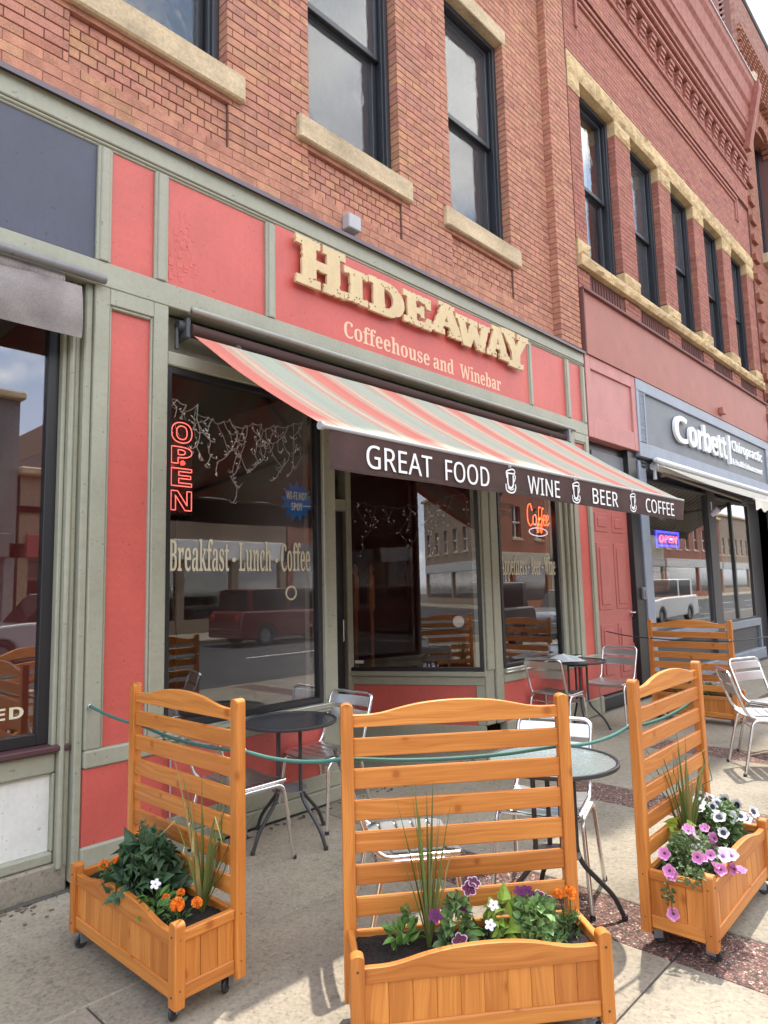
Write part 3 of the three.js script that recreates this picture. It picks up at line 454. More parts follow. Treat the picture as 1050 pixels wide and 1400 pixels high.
  /* terracotta band, pink panel, sign frame */
  M('fascia_band', bx(.03, 8.2, 4.372, 5.2, -.3, .02), mat.terracotta, p);
  M('fascia_cap', mg([cb(.0, 8.24, 5.185, 5.225, -.28, .06, .008), cb(.0, .03, 4.36, 5.19, -.2, .045, .006)]), std({ color: lin(.17, .06, .05), roughness: .6 }), p);
  M('bell_box', cb(5.02, 5.2, 4.45, 4.57, .02, .1, .01), mat.terracotta, p);
  M('panel_frame', mg([cb(.03, .16, 3.31, 4.369, -.2, 0, .005), cb(1.37, 1.495, 3.31, 4.369, -.2, 0, .005), cb(.16, 1.37, 4.20, 4.369, -.2, -.001, .005), cb(.16, 1.37, 3.31, 3.56, -.2, -.001, .005)]), mat.pink, p);
  M('panel', bx(.161, 1.369, 3.561, 4.199, -.2, -.025), mat.pink, p);
  M('sign_frame', mg([cb(1.5, 8.2, 4.20, 4.369, -.2, .012, .006), cb(1.5, 8.2, 3.25, 3.455, -.2, .012, .006), cb(1.5, 1.58, 3.456, 4.199, -.2, .012, .006), cb(7.95, 8.2, 3.456, 4.199, -.2, .012, .006), cb(1.76, 1.80, 3.456, 4.199, -.2, .010, .006)]), mat.blueGrey, p);
  { const g = []; const R = rng(17); for (let i = 0; i < 46; i++) { const y = 3.47 + i * .0158; g.push(cb(1.585 + R() * .01, 1.755 - R() * .01, y, y + .0145, -.02, .0 + R() * .006, .004)); } M('textured_panel', mg(g), mat.blueGrey, p); }
  for (let i = 0; i < 5; i++) M('sign_board', bx(1.801 + i * 1.2297, 1.801 + (i + 1) * 1.2297 - .003, 3.456, 4.199, -.2, -.02), mat.signGrey, p);
  M('sign_backing', bx(1.79, 7.96, 3.45, 4.2, -.24, -.205), mat.black, p);
  const wl = (s, f, a, b, y, h, d) => text(s, f, a - 7.63, b - 7.63, y, h, -.0, d, 6);
  for (const [s, a, b] of [['C', 10.43, 10.98], ['o', 11.03, 11.39], ['r', 11.45, 11.68], ['b', 11.71, 12.06], ['e', 12.09, 12.42], ['t', 12.44, 12.64], ['t', 12.67, 12.88]]) { const m = M('sign_letter', wl(s, 'sansB', a, b, 3.655, .42, .04), mat.whitePrint, p); m.userData.label = 'raised white letter ' + s; }
  M('sign_bar', cb(5.41, 5.49, 3.59, 4.12, -.02, .04, .004), mat.whitePrint, p);
  M('sign_lettering', mg([text('Chiropractic', 'sansB', 13.31 - 7.63, 15.26 - 7.63, 3.885, .19, -.02, .03), text('& Health Enhancement', 'sansB', 13.31 - 7.63, 15.24 - 7.63, 3.625, .11, -.02, .02)]), mat.whitePrint, p);
  /* doorway to the upper floors */
  M('door_surround', mg([cb(.02, .15, .0, 3.309, -.55, -.09, .005), cb(1.22, 1.5, .0, 3.309, -.55, -.05, .005), cb(.15, 1.22, 2.50, 3.309, -.5, -.13, .005)]), mat.black, p);
  M('transom_panel', bx(.3, 1.25, 2.6, 3.2, -.2, -.12), mat.signGrey, p);
  const door = M('panel_door', cb(.15, 1.22, .16, 2.498, -.17, -.12, .004), mat.doorRed, p);
  for (const [a, b, c, d] of [[.27, .62, .32, 1.0], [.75, 1.08, .32, 1.0], [.27, .62, 1.18, 2.02], [.75, 1.08, 1.18, 2.02], [.27, .62, 2.16, 2.40], [.75, 1.08, 2.16, 2.40]]) { M('door_panel', mg([cb(a, b, c, d, -.122, -.112, .007), cb(a + .06, b - .06, c + .06, d - .06, -.116, -.102, .012)]), mat.doorRed, door); }
  M('handle', mg([cyl(.03, .03, .02, 1.15, 1.12, -.11, 16, Math.PI / 2), tube([[1.15, 1.12, -.11], [1.15, 1.12, -.05], [1.05, 1.12, -.045]], .011, 8, { cr: .02 })]), mat.alu, door);
  M('latch_guard', bx(1.16, 1.205, .72, 1.06, -.122, -.114), mat.alu, door);
  M('lock_box', mg([cb(1.37, 1.46, 1.28, 1.44, -.052, -.01, .008), cb(1.395, 1.435, 1.31, 1.41, -.012, .006, .01)]), mat.steel, p);
  M('door_step', mg([cb(.03, 1.5, -.01, .15, -.55, -.06, .015)]), mat.blackSatin, p);
  M('alarm_bell', mg([cb(.62, .78, 2.86, 2.98, -.12, -.04, .01)]), std({ color: lin(.6, .04, .04), roughness: .4 }), p); M('alarm_light', cb(.82, .90, 2.80, 2.9, -.12, -.05, .01), std({ color: lin(.6, .35, .1), roughness: .4 }), p);
  /* chiropractic shopfront */
  M('pilaster', mg([cb(1.5, 1.84, .0, 3.249, -.3, -.06, .008), cb(1.52, 1.60, .2, 3.2, -.06, -.03, .006)]), mat.blueGrey, p);
  shopWindow(p, 'display_window', 1.84, -.17, 4.50, -.17, .80, 3.0, { fm: mat.darkGrey });
  M('mullion', mg([cb(4.5, 4.9, .0, 3.1, -.3, -.12, .01)]), mat.darkGrey, p);
  const pts = [[4.92, -.2], [6.0, -.22], [7.15, -.24]];
  for (let i = 0; i < 2; i++) shopWindow(p, 'display_window', ...pts[i], ...pts[i + 1], .76, 3.0, { fm: mat.darkGrey });
  M('kick_rail', mg([cb(1.84, 4.5, .66, .799, -.24, -.1, .008), cb(4.9, 7.2, .62, .759, -.3, -.15, .008), cb(1.84, 7.2, 0, .2, -.3, -.1, .01), cb(7.12, 7.2, .2, .62, -.3, -.15, .006), cb(4.9, 5.0, .2, .62, -.3, -.15, .006)]), mat.blueGrey, p);
  M('kick_panel', bx(1.84, 7.13, .2, .66, -.28, -.2), mat.darkGrey, p);
  M('side_wall', mg([bx(7.2, 8.2, 0, 3.25, -.6, -.3)]), mat.darkGrey, p);
  M('soffit', bx(1.5, 8.2, 3.1, 3.249, -.4, -.06), mat.darkGrey, p);
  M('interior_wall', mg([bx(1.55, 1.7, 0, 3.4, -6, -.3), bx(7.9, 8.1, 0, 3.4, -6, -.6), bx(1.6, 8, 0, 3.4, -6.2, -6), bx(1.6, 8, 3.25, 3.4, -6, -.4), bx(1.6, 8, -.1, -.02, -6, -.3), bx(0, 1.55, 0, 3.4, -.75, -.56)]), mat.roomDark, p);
  { const o = M('display_shelf', mg([cb(2.0, 4.3, 1.78, 1.84, -.9, -.4, .006), cb(2.0, 4.3, 1.24, 1.30, -.9, -.4, .006)]), mat.oak, p); M('wood_plaque', cb(2.25, 3.7, 1.34, 1.68, -.62, -.54, .03), std({ color: lin(.34, .30, .22), map: woodMap, roughness: .7 }), p);
    const g = mg([tube([[2.5, 2.2, -.3], [2.5, 2.2, -.2]], .002, 4)]); }
  M('fluorescent_tube', bx(5.1, 5.9, 2.92, 2.98, -1.6, -1.45), glow(1, 1, 1, .8), p);
}
/* LED open sign */
{
  const o = thing('open_sign', 'small blue framed red lettered open sign lit in the chiropractic window', 'sign', [10.1, 2.03, -.24]);
  M('sign_back', cb(0, .92, 0, .26, -.03, 0, .01), glow(.03, .03, .35, .5), o);
  M('border', mg([bx(.01, .91, .01, .04, 0, .01), bx(.01, .91, .22, .25, 0, .01), bx(.01, .04, .04, .22, 0, .01), bx(.88, .91, .04, .22, 0, .01)]), glow(.06, .06, 1, 1.6), o);
  const tx = text('OPEN', 'sans', .10, .80, .075, .11, 0, .008); const pa = tx.attributes.position; for (let i = 0; i < pa.count; i++) pa.setX(i, pa.getX(i) + (pa.getY(i) - .07) * .3); M('lettering', tx, glow(1, .12, .12, 1.5), o);
  const l = new THREE.PointLight(0x6060ff, .03); l.position.set(.46, .13, .08); l.castShadow = true; o.add(l); l.name = 'sign_light';
}
/* ------------------------------------------------------------------ the tall brick building beyond */
{
  const p = thing('tall_brick_building', 'tall rust brown brick building with arched windows beyond the cornice of the red one', 'building', [15.86, 0, 0]);
  const list = [], tone = brickTone([.36, .135, .08], .3);
  const holes = [[1.0, 2.35, 8.9, 12.2], [1.2, 2.6, 3.4, 7.15], [3.3, 4.7, 8.9, 12.2], [3.6, 5, 3.4, 7.15]];
  courses(list, { x0: 0, x1: 7, y0: 3.3, y1: 13.2, zf: .02, dep: .3, holes, col: tone, seed: 91, gap: .007 });
  courses(list, { x0: 0, x1: 7, y0: 13.2, y1: 15.2, zf: .1, dep: .2, col: brickTone([.36, .17, .13], .25), seed: 92, gap: .006 });
  for (let y = 13.0; y < 14.2; y += COURSE * 2) for (let x = .02; x < 6.9; x += .22) list.push({ x0: x + (Math.round(y * 7) % 2) * .1, x1: x + .1 + (Math.round(y * 7) % 2) * .1, y0: y, y1: y + .06, z0: 0, z1: .17, c: tone(R0), g: 1 });
  layBricks(list, p, 0);
  M('side_wall', bx(.0, .3, 0, 15.2, -16, -.15), std({ color: lin(.33, .17, .14), map: brickMap, bumpMap: brickBump, bumpScale: .004, roughness: .9 }), p);
  const side = []; for (let n = Math.ceil(12.2 / COURSE); n * COURSE < 15.1; n++) for (let k = 0; k < 30; k++) { const z = -.1 - k * BL - (n & 1 ? BL / 2 : 0); side.push(tint(bx(-.012, .02, n * COURSE + .004, (n + 1) * COURSE - .004, z - BL + .006, z), brickTone([.34, .18, .15], .2)(R0))); } stuff(M('side_brickwork', mg(side), mat.brickV, p));
  M('mortar_bed', mg([bx(0, 1.01, 3.2, 15.1, -.6, .01), bx(2.34, 3.31, 3.2, 15.1, -.6, .01), bx(4.69, 7, 3.2, 15.1, -.6, .01), bx(1, 2.35, 12.2, 15.1, -.6, .009), bx(3.3, 4.7, 12.2, 15.1, -.6, .009), bx(1, 2.36, 7.15, 8.9, -.6, .009), bx(3.3, 4.7, 7.15, 8.9, -.6, .009)]), mat.mortar2, p);
  M('building_mass', mg([bx(.3, 7, 0, 15.1, -16, -3), bx(.3, 7, 7.3, 8.6, -2.99, -.61), bx(.3, 7, 12.6, 15.1, -2.99, -.61), bx(.3, 7, 2.91, 3.3, -2.99, -.61)]), mat.plaster, p);
  M('coping', cb(-.03, 7.1, 15.2, 15.34, -16, .14, .03), mat.darkGrey, p);
  for (const x of [1.0, 3.3]) {
    sashWindow(p, x, x + 1.35, 8.9, 12.2, -.2); M('window_sill', cb(x - .15, x + 1.5, 8.68, 8.9, -.3, .14, .012), mat.stone, p);
    const a = []; for (let k = 0; k < 17; k++) { const t = (k + .5) / 17 * Math.PI; const g = cb(-.05, .05, .68, .98, -.1, .1, .006); g.rotateZ(t - Math.PI / 2); g.translate(x + .675, 12.2 - .55, 0); const c = g; if (Math.sin(t) > .35) a.push(c); } M('brick_arch', mg(a), std({ color: lin(.33, .12, .07), map: brickMap, roughness: .9 }), p);
    sashWindow(p, x + .2, x + 1.6, 3.4, 7.15, -.2); const b = []; for (let k = 0; k < 17; k++) { const t = (k + .5) / 17 * Math.PI; const g = cb(-.055, .055, .62, .95, -.1, .12, .006); g.rotateZ(t - Math.PI / 2); g.translate(x + .9, 6.75, 0); b.push(g); } M('brick_arch', mg(b), std({ color: lin(.34, .12, .07), map: brickMap, roughness: .9 }), p);
  }
  for (let k = 0; k < 22; k++) M('quoin', cb(.02, .36, 3.5 + k * .45, 3.66 + k * .45, -.1, .09, .01), std({ color: lin(.33, .11, .07), map: brickMap, roughness: .9 }), p);
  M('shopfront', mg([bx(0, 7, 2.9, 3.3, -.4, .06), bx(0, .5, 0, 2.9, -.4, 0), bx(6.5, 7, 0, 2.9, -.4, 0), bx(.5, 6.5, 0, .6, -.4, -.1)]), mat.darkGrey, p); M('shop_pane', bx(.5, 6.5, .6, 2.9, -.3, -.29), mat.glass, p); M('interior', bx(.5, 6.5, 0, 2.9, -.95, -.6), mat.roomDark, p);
}
/* ------------------------------------------------------------------ across the street, seen in the shop windows */
{
  const far = (x0, x1, h, c, label, opt = {}) => {
    const p = thing('street_building', label, 'building', [x0, 0, 19]); const w = x1 - x0; const m = std({ color: lin(...c), map: brickMap, roughness: .9 });
    const n = Math.max(1, Math.floor(w / 2.2)), s = w / n, ww = 1.0, fl = opt.floors ?? 1; const g = [bx(0, w, h - 1.2, h, 0, 10), bx(0, w, 3.2, 4.4, 0, .4)];
    for (let f = 0; f < fl; f++) { const ya = 4.4 + f * 3.2, yb = ya + 2.0; for (let i = 0; i <= n; i++) g.push(bx(i === 0 ? 0 : i * s - (s - ww) / 2, i === n ? w : i * s + (s - ww) / 2, ya, yb, 0, .4)); g.push(bx(0, w, yb, f === fl - 1 ? h - 1.2 : ya + 3.2, 0, .4)); for (let i = 0; i < n; i++) { const o = M('window', mg([bx(i * s + (s - ww) / 2, i * s + (s + ww) / 2, ya, ya + .08, .1, .2), bx(i * s + s / 2 - .03, i * s + s / 2 + .03, ya + .08, yb, .1, .2), bx(i * s + (s - ww) / 2, i * s + (s + ww) / 2, ya + .95, ya + 1.05, .1, .2)]), mat.white, p); M('pane', bx(i * s + (s - ww) / 2, i * s + (s + ww) / 2, ya, yb, .22, .225), mat.glassUp, o); M('sill', cb(i * s + (s - ww) / 2 - .1, i * s + (s + ww) / 2 + .1, ya - .14, ya - .001, -.08, .2, .01), mat.stone, o); } }
    if (fl === 0) g.push(bx(0, w, 4.4, h - 1.2, 0, .4));
    M('wall', mg(g), m, p); M('cornice', cb(-.1, w + .1, h, h + .25, -.3, .6, .05), mat.stone, p);
    M('sign_band', cb(.2, w - .2, 2.75, 3.5, -.12, .1, .02), std({ color: lin(...(opt.band || [.5, .5, .48])), roughness: .6 }), p);
    M('shopfront_frame', mg([0, 1, 2, 3].map(i => bx(i * (w - .3) / 3, i * (w - .3) / 3 + .3, 0, 2.749, .02, .35)).concat([bx(0, w, 0, .5, .05, .3)])), m, p); M('shop_pane', bx(.3, w - .3, .5, 2.749, .15, .155), mat.glass, p);
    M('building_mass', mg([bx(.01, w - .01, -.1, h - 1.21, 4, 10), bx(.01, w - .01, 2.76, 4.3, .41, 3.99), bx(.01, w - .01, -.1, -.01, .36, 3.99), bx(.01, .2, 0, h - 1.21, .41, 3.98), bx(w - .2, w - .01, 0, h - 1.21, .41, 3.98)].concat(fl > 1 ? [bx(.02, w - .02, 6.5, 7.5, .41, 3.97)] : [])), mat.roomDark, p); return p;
  };
  far(-30, -14.1, 8, [.36, .2, .13], 'long brown brick building across the street far from the tall rust building', { floors: 1 });
  far(-50, -30.1, 9.5, [.4, .3, .22], 'buff brick building at the near end across the street', { floors: 1 });
  far(-14, -4.5, 9, [.34, .16, .11], 'orange red brick building across the street, furthest from the tall rust building', { floors: 1 });
  far(-4.4, 7.4, 7.8, [.25, .25, .25], 'plain grey rendered building across the street', { floors: 0, band: [.16, .15, .15] });
  far(7.5, 10.4, 5.4, [.34, .27, .18], 'low tan brick building across the street beside the grey one', { floors: 0, band: [.28, .05, .05] });
  far(10.5, 18, 8.8, [.32, .24, .17], 'tan brick building across the street with a white sign band', { band: [.8, .8, .78] });
  far(18.1, 27, 12.6, [.40, .15, .10], 'red brick building across the street with a dark sign band', { band: [.15, .15, .16], floors: 2 });
  far(27.1, 40, 12.2, [.42, .17, .10], 'long orange brick building across the street with many upper windows', { band: [.45, .4, .3], floors: 2 });
  far(60.1, 85, 8.4, [.40, .16, .11], 'red brick building past the pale stone one across the street');
  far(85.1, 118, 9, [.44, .33, .24], 'buff brick building ending the street');
  far(40.1, 60, 9.2, [.46, .40, .30], 'pale stone building at the far end across the street', { band: [.3, .3, .3] });
}
/* ------------------------------------------------------------------ awnings */
function grid(fn, nu, nv, uvf) { const P = [], U = [], idx = []; for (let i = 0; i <= nu; i++) for (let j = 0; j <= nv; j++) { const u = i / nu, v = j / nv; P.push(...fn(u, v)); U.push(...uvf(u, v)); } for (let i = 0; i < nu; i++) for (let j = 0; j < nv; j++) { const a = i * (nv + 1) + j, b = a + nv + 1; idx.push(a, a + 1, b, b, a + 1, b + 1); } const g = new THREE.BufferGeometry(); g.setAttribute('position', new THREE.Float32BufferAttribute(P, 3)); g.setAttribute('uv', new THREE.Float32BufferAttribute(U, 2)); g.setIndex(idx); g.computeVertexNormals(); return g; }
function foldArm(parent, x, xe, zt, zf, yt, yf, m) { const ex = x + (xe - x) * .9; M('folding_arm', mg([tube([[x, yt, zt], [ex, (yt + yf) / 2 - .03, (zt + zf) / 2 - .12]], .02, 8), tube([[ex, (yt + yf) / 2 - .03, (zt + zf) / 2 - .12], [x + (xe - x) * .3, yf, zf]], .018, 8), cyl(.035, .035, .07, ex, (yt + yf) / 2 - .03, (zt + zf) / 2 - .12, 12), cyl(.04, .04, .09, x, yt, zt, 12)]), m, parent); }
{
  const a = thing('striped_awning', 'coral, cream and sage striped retractable awning with dark brown lettered valance', 'awning', [2.2, 3.2, 0]);
  const L = 4.85, zf = 1.266, yb = 2.33 - 3.2;
  const fab = M('fabric', grid((u, v) => { const sag = Math.sin(v * Math.PI) * .028 + Math.sin(u * 23) * .004 * v + .010 * (fbm(u, v, 9, 3, 3, 44) - .5) + .006 * Math.sin(u * 61 + 4 * v) * Math.max(0, v - .75) * 4; return [u * L, -.05 + (yb + .06) * v - sag, .03 + (zf - .04) * v]; }, 120, 16, (u, v) => [u * L + .02, v]), mat.awning, a);
  const R = rng(8);
  const va = M('valance', mg([grid((u, v) => [u * L + .03 - (v > .9 && u > .98 ? .0 : 0), yb - .008 - v * .20 - (Math.sin(u * 31) * .003 + Math.sin(u * 9 + 1) * .004) * v, zf + .004 + Math.sin(u * 17 + 2) * .004 * v + .006 * (fbm(u, v, 24, 2, 3, 12) - .5) * v + (u > .985 ? -.03 * v * (u - .985) / .015 : 0)], 90, 5, (u, v) => [u * L, v * .2])]), mat.valance, a); va.material.side = THREE.DoubleSide;
  M('hem_stitching', mg([0, 1].map(k => grid((u, v) => [u * (L - .06) + .05, yb - .185 - k * .008 - v * .002 - (Math.sin(u * 31) * .003 + Math.sin(u * 9 + 1) * .004) * .9, zf + .0055 + Math.sin(u * 17 + 2) * .004 * .9], 90, 1, (u, v) => [u, v]))), std({ color: lin(.12, .07, .065), roughness: .9 }), va);
  M('front_bar', mg([tube([[-.01, yb + .002, zf], [L + .01, yb + .002, zf]], .013, 8)]), mat.grey, a); M('bar_end_cap', cyl(.022, .022, .02, -.02, yb + .002, zf, 12, 0, Math.PI / 2), mat.grey, a);
  M('roller', cyl(.045, .045, L, L / 2, .0, -.02, 16, 0, Math.PI / 2), mat.valance, a);
  M('hood', mg([tube([[-.02, .115, .035], [5.02, .115, .035]], .020, 12), cb(-.02, 5.02, .10, .118, -.02, .035, .004)]), std({ color: lin(.36, .36, .32), map: paintMap, roughness: .5 }), a);
  M('roller_bracket', cb(L, L + .03, -.06, .1, -.14, .06, .01), mat.steel, a); M('roller_bracket', mg([cb(-.03, .0, -.06, .08, -.14, .0, .01), cyl(.035, .035, .05, -.045, .03, -.06, 14, 0, Math.PI / 2), cyl(.010, .014, .14, -.07, -.06, -.06, 10)]), mat.darkGrey, a);
  foldArm(a, .35, 1.6, -.02, zf - .03, -.06, yb, mat.blackSatin); foldArm(a, L - .35, L - 1.6, -.02, zf - .03, -.06, yb, mat.blackSatin);
  /* lettering: world x, plane z = 1.266 */
  const ty = 2.152 - 3.2, th = .125, tz = zf + .0105;
  for (const [s, p, q] of [['GREAT', 2.487, 3.032], ['FOOD', 3.155, 3.611], ['WINE', 4.078, 4.52], ['BEER', 5.048, 5.509], ['COFFEE', 6.089, 6.767]]) M('valance_lettering', text(s, 'sans', p - 2.2, q - 2.2, ty, th, tz - .002, .002, 6), mat.whitePrint, va).userData.label = 'white printed word ' + s;
  const flat = (pts, r) => { const g = tube(pts.map(([x, y]) => [x, y, 0]), r, 6, { smooth: true, n: pts.length * 6 }); g.scale(1, 1, .22); return g; };
  for (const x of [3.86, 4.772, 5.81]) { const g = mg([
    flat([[-.045, .035], [-.05, .075], [-.02, .09], [.03, .1], [.055, .09], [.05, .075], [0, .07], [-.045, .07]], .0055), flat([[-.035, .065], [-.035, .0], [-.028, -.02], [-.005, -.03], [.02, -.02], [.03, .0], [.033, .06]], .008), flat([[.035, .07], [.058, .055], [.05, .03], [.033, .01]], .0055),
    flat([[-.06, -.005], [-.055, -.045], [-.01, -.062], [.04, -.052], [.06, -.02], [.052, .0]], .006), flat([[-.04, -.03], [0, -.043], [.04, -.03]], .004), flat([[-.018, .11], [-.01, .125], [-.022, .14]], .0035), flat([[.005, .112], [.013, .13], [.002, .146]], .0035)]); g.translate(x - 2.2, ty + .045, tz); M('cup_emblem', g, mat.whitePrint, va); }
}
{ /* rolled-up awning of the shop on the left */
  const a = thing('rolled_awning', 'rolled up taupe fabric awning over the neighbouring shop window', 'awning', [-4.2, 3.3, 0]);
  M('hood', tube([[-.2, .03, .04], [5.82, .03, .04]], .026, 12), std({ color: lin(.24, .235, .24), map: paintMap, roughness: .5 }), a); M('roller', tube([[-.1, -.03, -.02], [5.6, -.03, -.02]], .045, 12), mat.taupe, a);
  M('valance', grid((u, v) => [u * 5.69, -.045 - v * .305 + Math.sin(u * 12) * .006 * v, .02 + Math.sin(v * 2.6) * .05 + Math.sin(u * 40 + v * 5) * .006 + Math.sin(u * 13 - v * 3) * .010], 90, 10, (u, v) => [u * 5.7, v * .26]), mat.taupe, a);
}
{ /* cream awning of the chiropractic shop */
  const a = thing('cream_awning', 'cream canvas awning with grey striped underside below the chiropractic sign', 'awning', [9.6, 3.2, 0]); const L = 5.8;
  M('hood', tube([[-.1, .03, .06], [L + .1, .03, .06]], .045, 12), std({ color: lin(.66, .68, .70), roughness: .4 }), a);
  const st = tex(256, 4, (u) => Math.floor(u * 2) % 2 ? [.82, .8, .74] : [.52, .5, .47], true, [1 / .2, 1]); 
  M('fabric', grid((u, v) => [u * L, -.03 - .62 * v - Math.sin(v * Math.PI) * .03, .08 + 1.19 * v], 40, 8, (u, v) => [u * L, v]), std({ map: st, roughness: .8, side: THREE.DoubleSide }), a);
  M('valance', grid((u, v) => [u * L, -.65 - v * (.13 + .02 * Math.cos(u * 90)), 1.275 + Math.sin(u * 60) * .01 * v], 120, 3, (u, v) => [u, v]), mat.canvas, a);
  M('front_bar', tube([[0, -.65, 1.26], [L, -.65, 1.26]], .018, 8), mat.canvas, a);
  const am = std({ color: lin(.34, .31, .26), roughness: .5 }); foldArm(a, .3, 2.6, .0, 1.22, -.12, -.66, am); foldArm(a, L - .3, L - 2.6, .0, 1.22, -.12, -.66, am);
  M('roller', tube([[0, -.06, .02], [L, -.06, .02]], .05, 12), mat.canvas, a); M('roller_bracket', mg([cyl(.06, .06, .05, -.03, -.05, .02, 14, 0, Math.PI / 2), cyl(.02, .03, .16, -.03, -.16, .02, 10)]), mat.grey, a);
  M('spotlight', mg([cyl(.05, .035, .14, 1.7, -.62, .25, 14, .9), cyl(.01, .01, .14, 1.7, -.52, .2, 8)]), mat.whitePrint, a);
}
/* ------------------------------------------------------------------ raised wooden sign letters */
{
  const s = thing('wooden_sign', 'raised weathered tan wooden letters spelling HIDEAWAY on the coral fascia', 'sign', [3.03, 3.785, 0]);
  const arc = (cx, cy, rx, ry, a0, a1, n) => Array.from({ length: n + 1 }, (_, i) => { const t = (a0 + (a1 - a0) * i / n) * D2R; return [cx + rx * Math.cos(t), cy + ry * Math.sin(t)]; });
  const rivetMat = std({ color: lin(.22, .12, .06), roughness: .6 });
  const G = {
    H: [[[0, 0], [.47, 0], [.47, .17], [.39, .17], [.39, .40], [.61, .40], [.61, .17], [.53, .17], [.53, 0], [1, 0], [1, .17], [.88, .17], [.88, .83], [1, .83], [1, 1], [.53, 1], [.53, .83], [.61, .83], [.61, .60], [.39, .60], [.39, .83], [.47, .83], [.47, 1], [0, 1], [0, .83], [.12, .83], [.12, .17], [0, .17]]],
    I: [[[0, 0], [1, 0], [1, .2], [.76, .2], [.76, .8], [1, .8], [1, 1], [0, 1], [0, .8], [.24, .8], [.24, .2], [0, .2]]],
    D: [[[0, 0], [.5, 0], ...arc(.5, .5, .5, .5, -80, 80, 12), [.5, 1], [0, 1], [0, .81], [.12, .81], [.12, .19], [0, .19]], [[.42, .22], ...arc(.46, .5, .22, .28, -80, 80, 10), [.42, .78]]],
    E: [[[0, 0], [1, 0], [1, .36], [.84, .36], [.78, .2], [.46, .2], [.46, .41], [.6, .41], [.62, .32], [.74, .32], [.74, .68], [.62, .68], [.6, .59], [.46, .59], [.46, .8], [.78, .8], [.84, .66], [1, .66], [1, 1], [0, 1], [0, .81], [.14, .81], [.14, .19], [0, .19]]],
    A: [[[0, 0], [.42, 0], [.42, .17], [.36, .17], [.39, .28], [.58, .28], [.61, .17], [.55, .17], [.55, 0], [1, 0], [1, .17], [.93, .17], [.68, .86], [.74, .86], [.74, 1], [.26, 1], [.26, .86], [.33, .86], [.08, .17], [0, .17]], [[.43, .42], [.55, .42], [.49, .64]]],
    W: [[[.2, 0], [.40, 0], [.5, .34], [.60, 0], [.80, 0], [.94, .83], [1, .83], [1, 1], [.67, 1], [.67, .83], [.73, .83], [.68, .42], [.58, .83], [.62, .83], [.62, 1], [.36, 1], [.36, .83], [.42, .83], [.32, .42], [.26, .83], [.33, .83], [.33, 1], [0, 1], [0, .83], [.06, .83]]],
    Y: [[[.24, 0], [.76, 0], [.76, .16], [.65, .16], [.65, .40], [.92, .84], [1, .84], [1, 1], [.57, 1], [.57, .84], [.64, .84], [.53, .6], [.42, .84], [.48, .84], [.48, 1], [0, 1], [0, .84], [.08, .84], [.36, .40], [.36, .16], [.24, .16]]],
  };
  const rough = (poly, w, h, seed) => { const R = rng(seed); const out = []; for (let i = 0; i < poly.length; i++) { const a = poly[i], b = poly[(i + 1) % poly.length]; const ax = a[0] * w, ay = a[1] * h, bx_ = b[0] * w, by = b[1] * h, L = Math.hypot(bx_ - ax, by - ay), n = Math.max(1, Math.round(L / .022)); out.push(new THREE.Vector2(ax + (R() - .5) * .003, ay + (R() - .5) * .003)); const nx = -(by - ay) / L, ny = (bx_ - ax) / L; for (let k = 1; k < n; k++) { const t = k / n; let o = (R() - .5) * .003; if (R() < .13) o = .006 + R() * .007; out.push(new THREE.Vector2(ax + (bx_ - ax) * t + nx * o, ay + (by - ay) * t + ny * o)); } } return out; };
  const W = [['H', 3.03, 3.535, 3.785, 4.16], ['I', 3.515, 3.775, 3.795, 4.07], ['D', 3.795, 4.232, 3.79, 4.09], ['E', 4.215, 4.587, 3.81, 4.10], ['A', 4.585, 5.07, 3.835, 4.145], ['W', 4.955, 5.52, 3.81, 4.095], ['A', 5.46, 5.87, 3.82, 4.15], ['Y', 5.725, 6.25, 3.785, 4.168]];
  W.forEach(([c, x0, x1, y0, y1], i) => {
    const w = x1 - x0, h = y1 - y0; const sh = new THREE.Shape(rough(G[c][0], w, h, 100 + i)); if (G[c][1]) { const hp = rough(G[c][1], w, h, 200 + i); sh.holes.push(new THREE.Path(hp)); }
    const g = new THREE.ExtrudeGeometry(sh, { depth: .022, bevelEnabled: true, bevelThickness: .002, bevelSize: .002, bevelSegments: 1, curveSegments: 4 }); g.translate(x0 - 3.03, y0 - 3.785, .022 + (i % 2) * .006);
    const m = M('letter', g.index ? g.toNonIndexed() : g, mat.letterTan, s); m.userData.label = 'tan wooden letter ' + c;
    const R = rng(300 + i); const pts = sh.getPoints(); const rv = []; let guard = 0; const holes = sh.holes.map(q => q.getPoints());
    const inside = (p, poly) => { let r = false; for (let a = 0, b = poly.length - 1; a < poly.length; b = a++) if ((poly[a].y > p.y) !== (poly[b].y > p.y) && p.x < (poly[b].x - poly[a].x) * (p.y - poly[a].y) / (poly[b].y - poly[a].y) + poly[a].x) r = !r; return r; };
    while (rv.length < 9 && guard++ < 200) { const q = { x: R() * w, y: R() < .5 ? R() * h * .16 + .01 : h - R() * h * .16 - .01 }; const ok = [[.012, 0], [-.012, 0], [0, .012], [0, -.012]].every(([a, b]) => inside({ x: q.x + a, y: q.y + b }, pts) && !holes.some(hh => inside({ x: q.x + a, y: q.y + b }, hh))); if (ok) rv.push(cyl(.0055, .0055, .004, q.x + x0 - 3.03, q.y + y0 - 3.785, .0475 + (i % 2) * .006, 8, Math.PI / 2)); }
    for (const g of rv) M('rivet', g, rivetMat, m);
    M('standoff', mg([cyl(.012, .012, .05, w * .3 + x0 - 3.03, h * .1 + y0 - 3.785, .0, 8, Math.PI / 2), cyl(.012, .012, .05, w * (c === 'Y' || c === 'W' ? .32 : .7) + x0 - 3.03, h * .1 + y0 - 3.785, .0, 8, Math.PI / 2)]), mat.steel, m);
  });
}
tag(M('junction_box', mg([cb(3.64, 3.78, 4.47, 4.60, -.1, -.01, .008)]), mat.grey), 'small grey junction box on the brick above the HIDEAWAY sign', 'box');
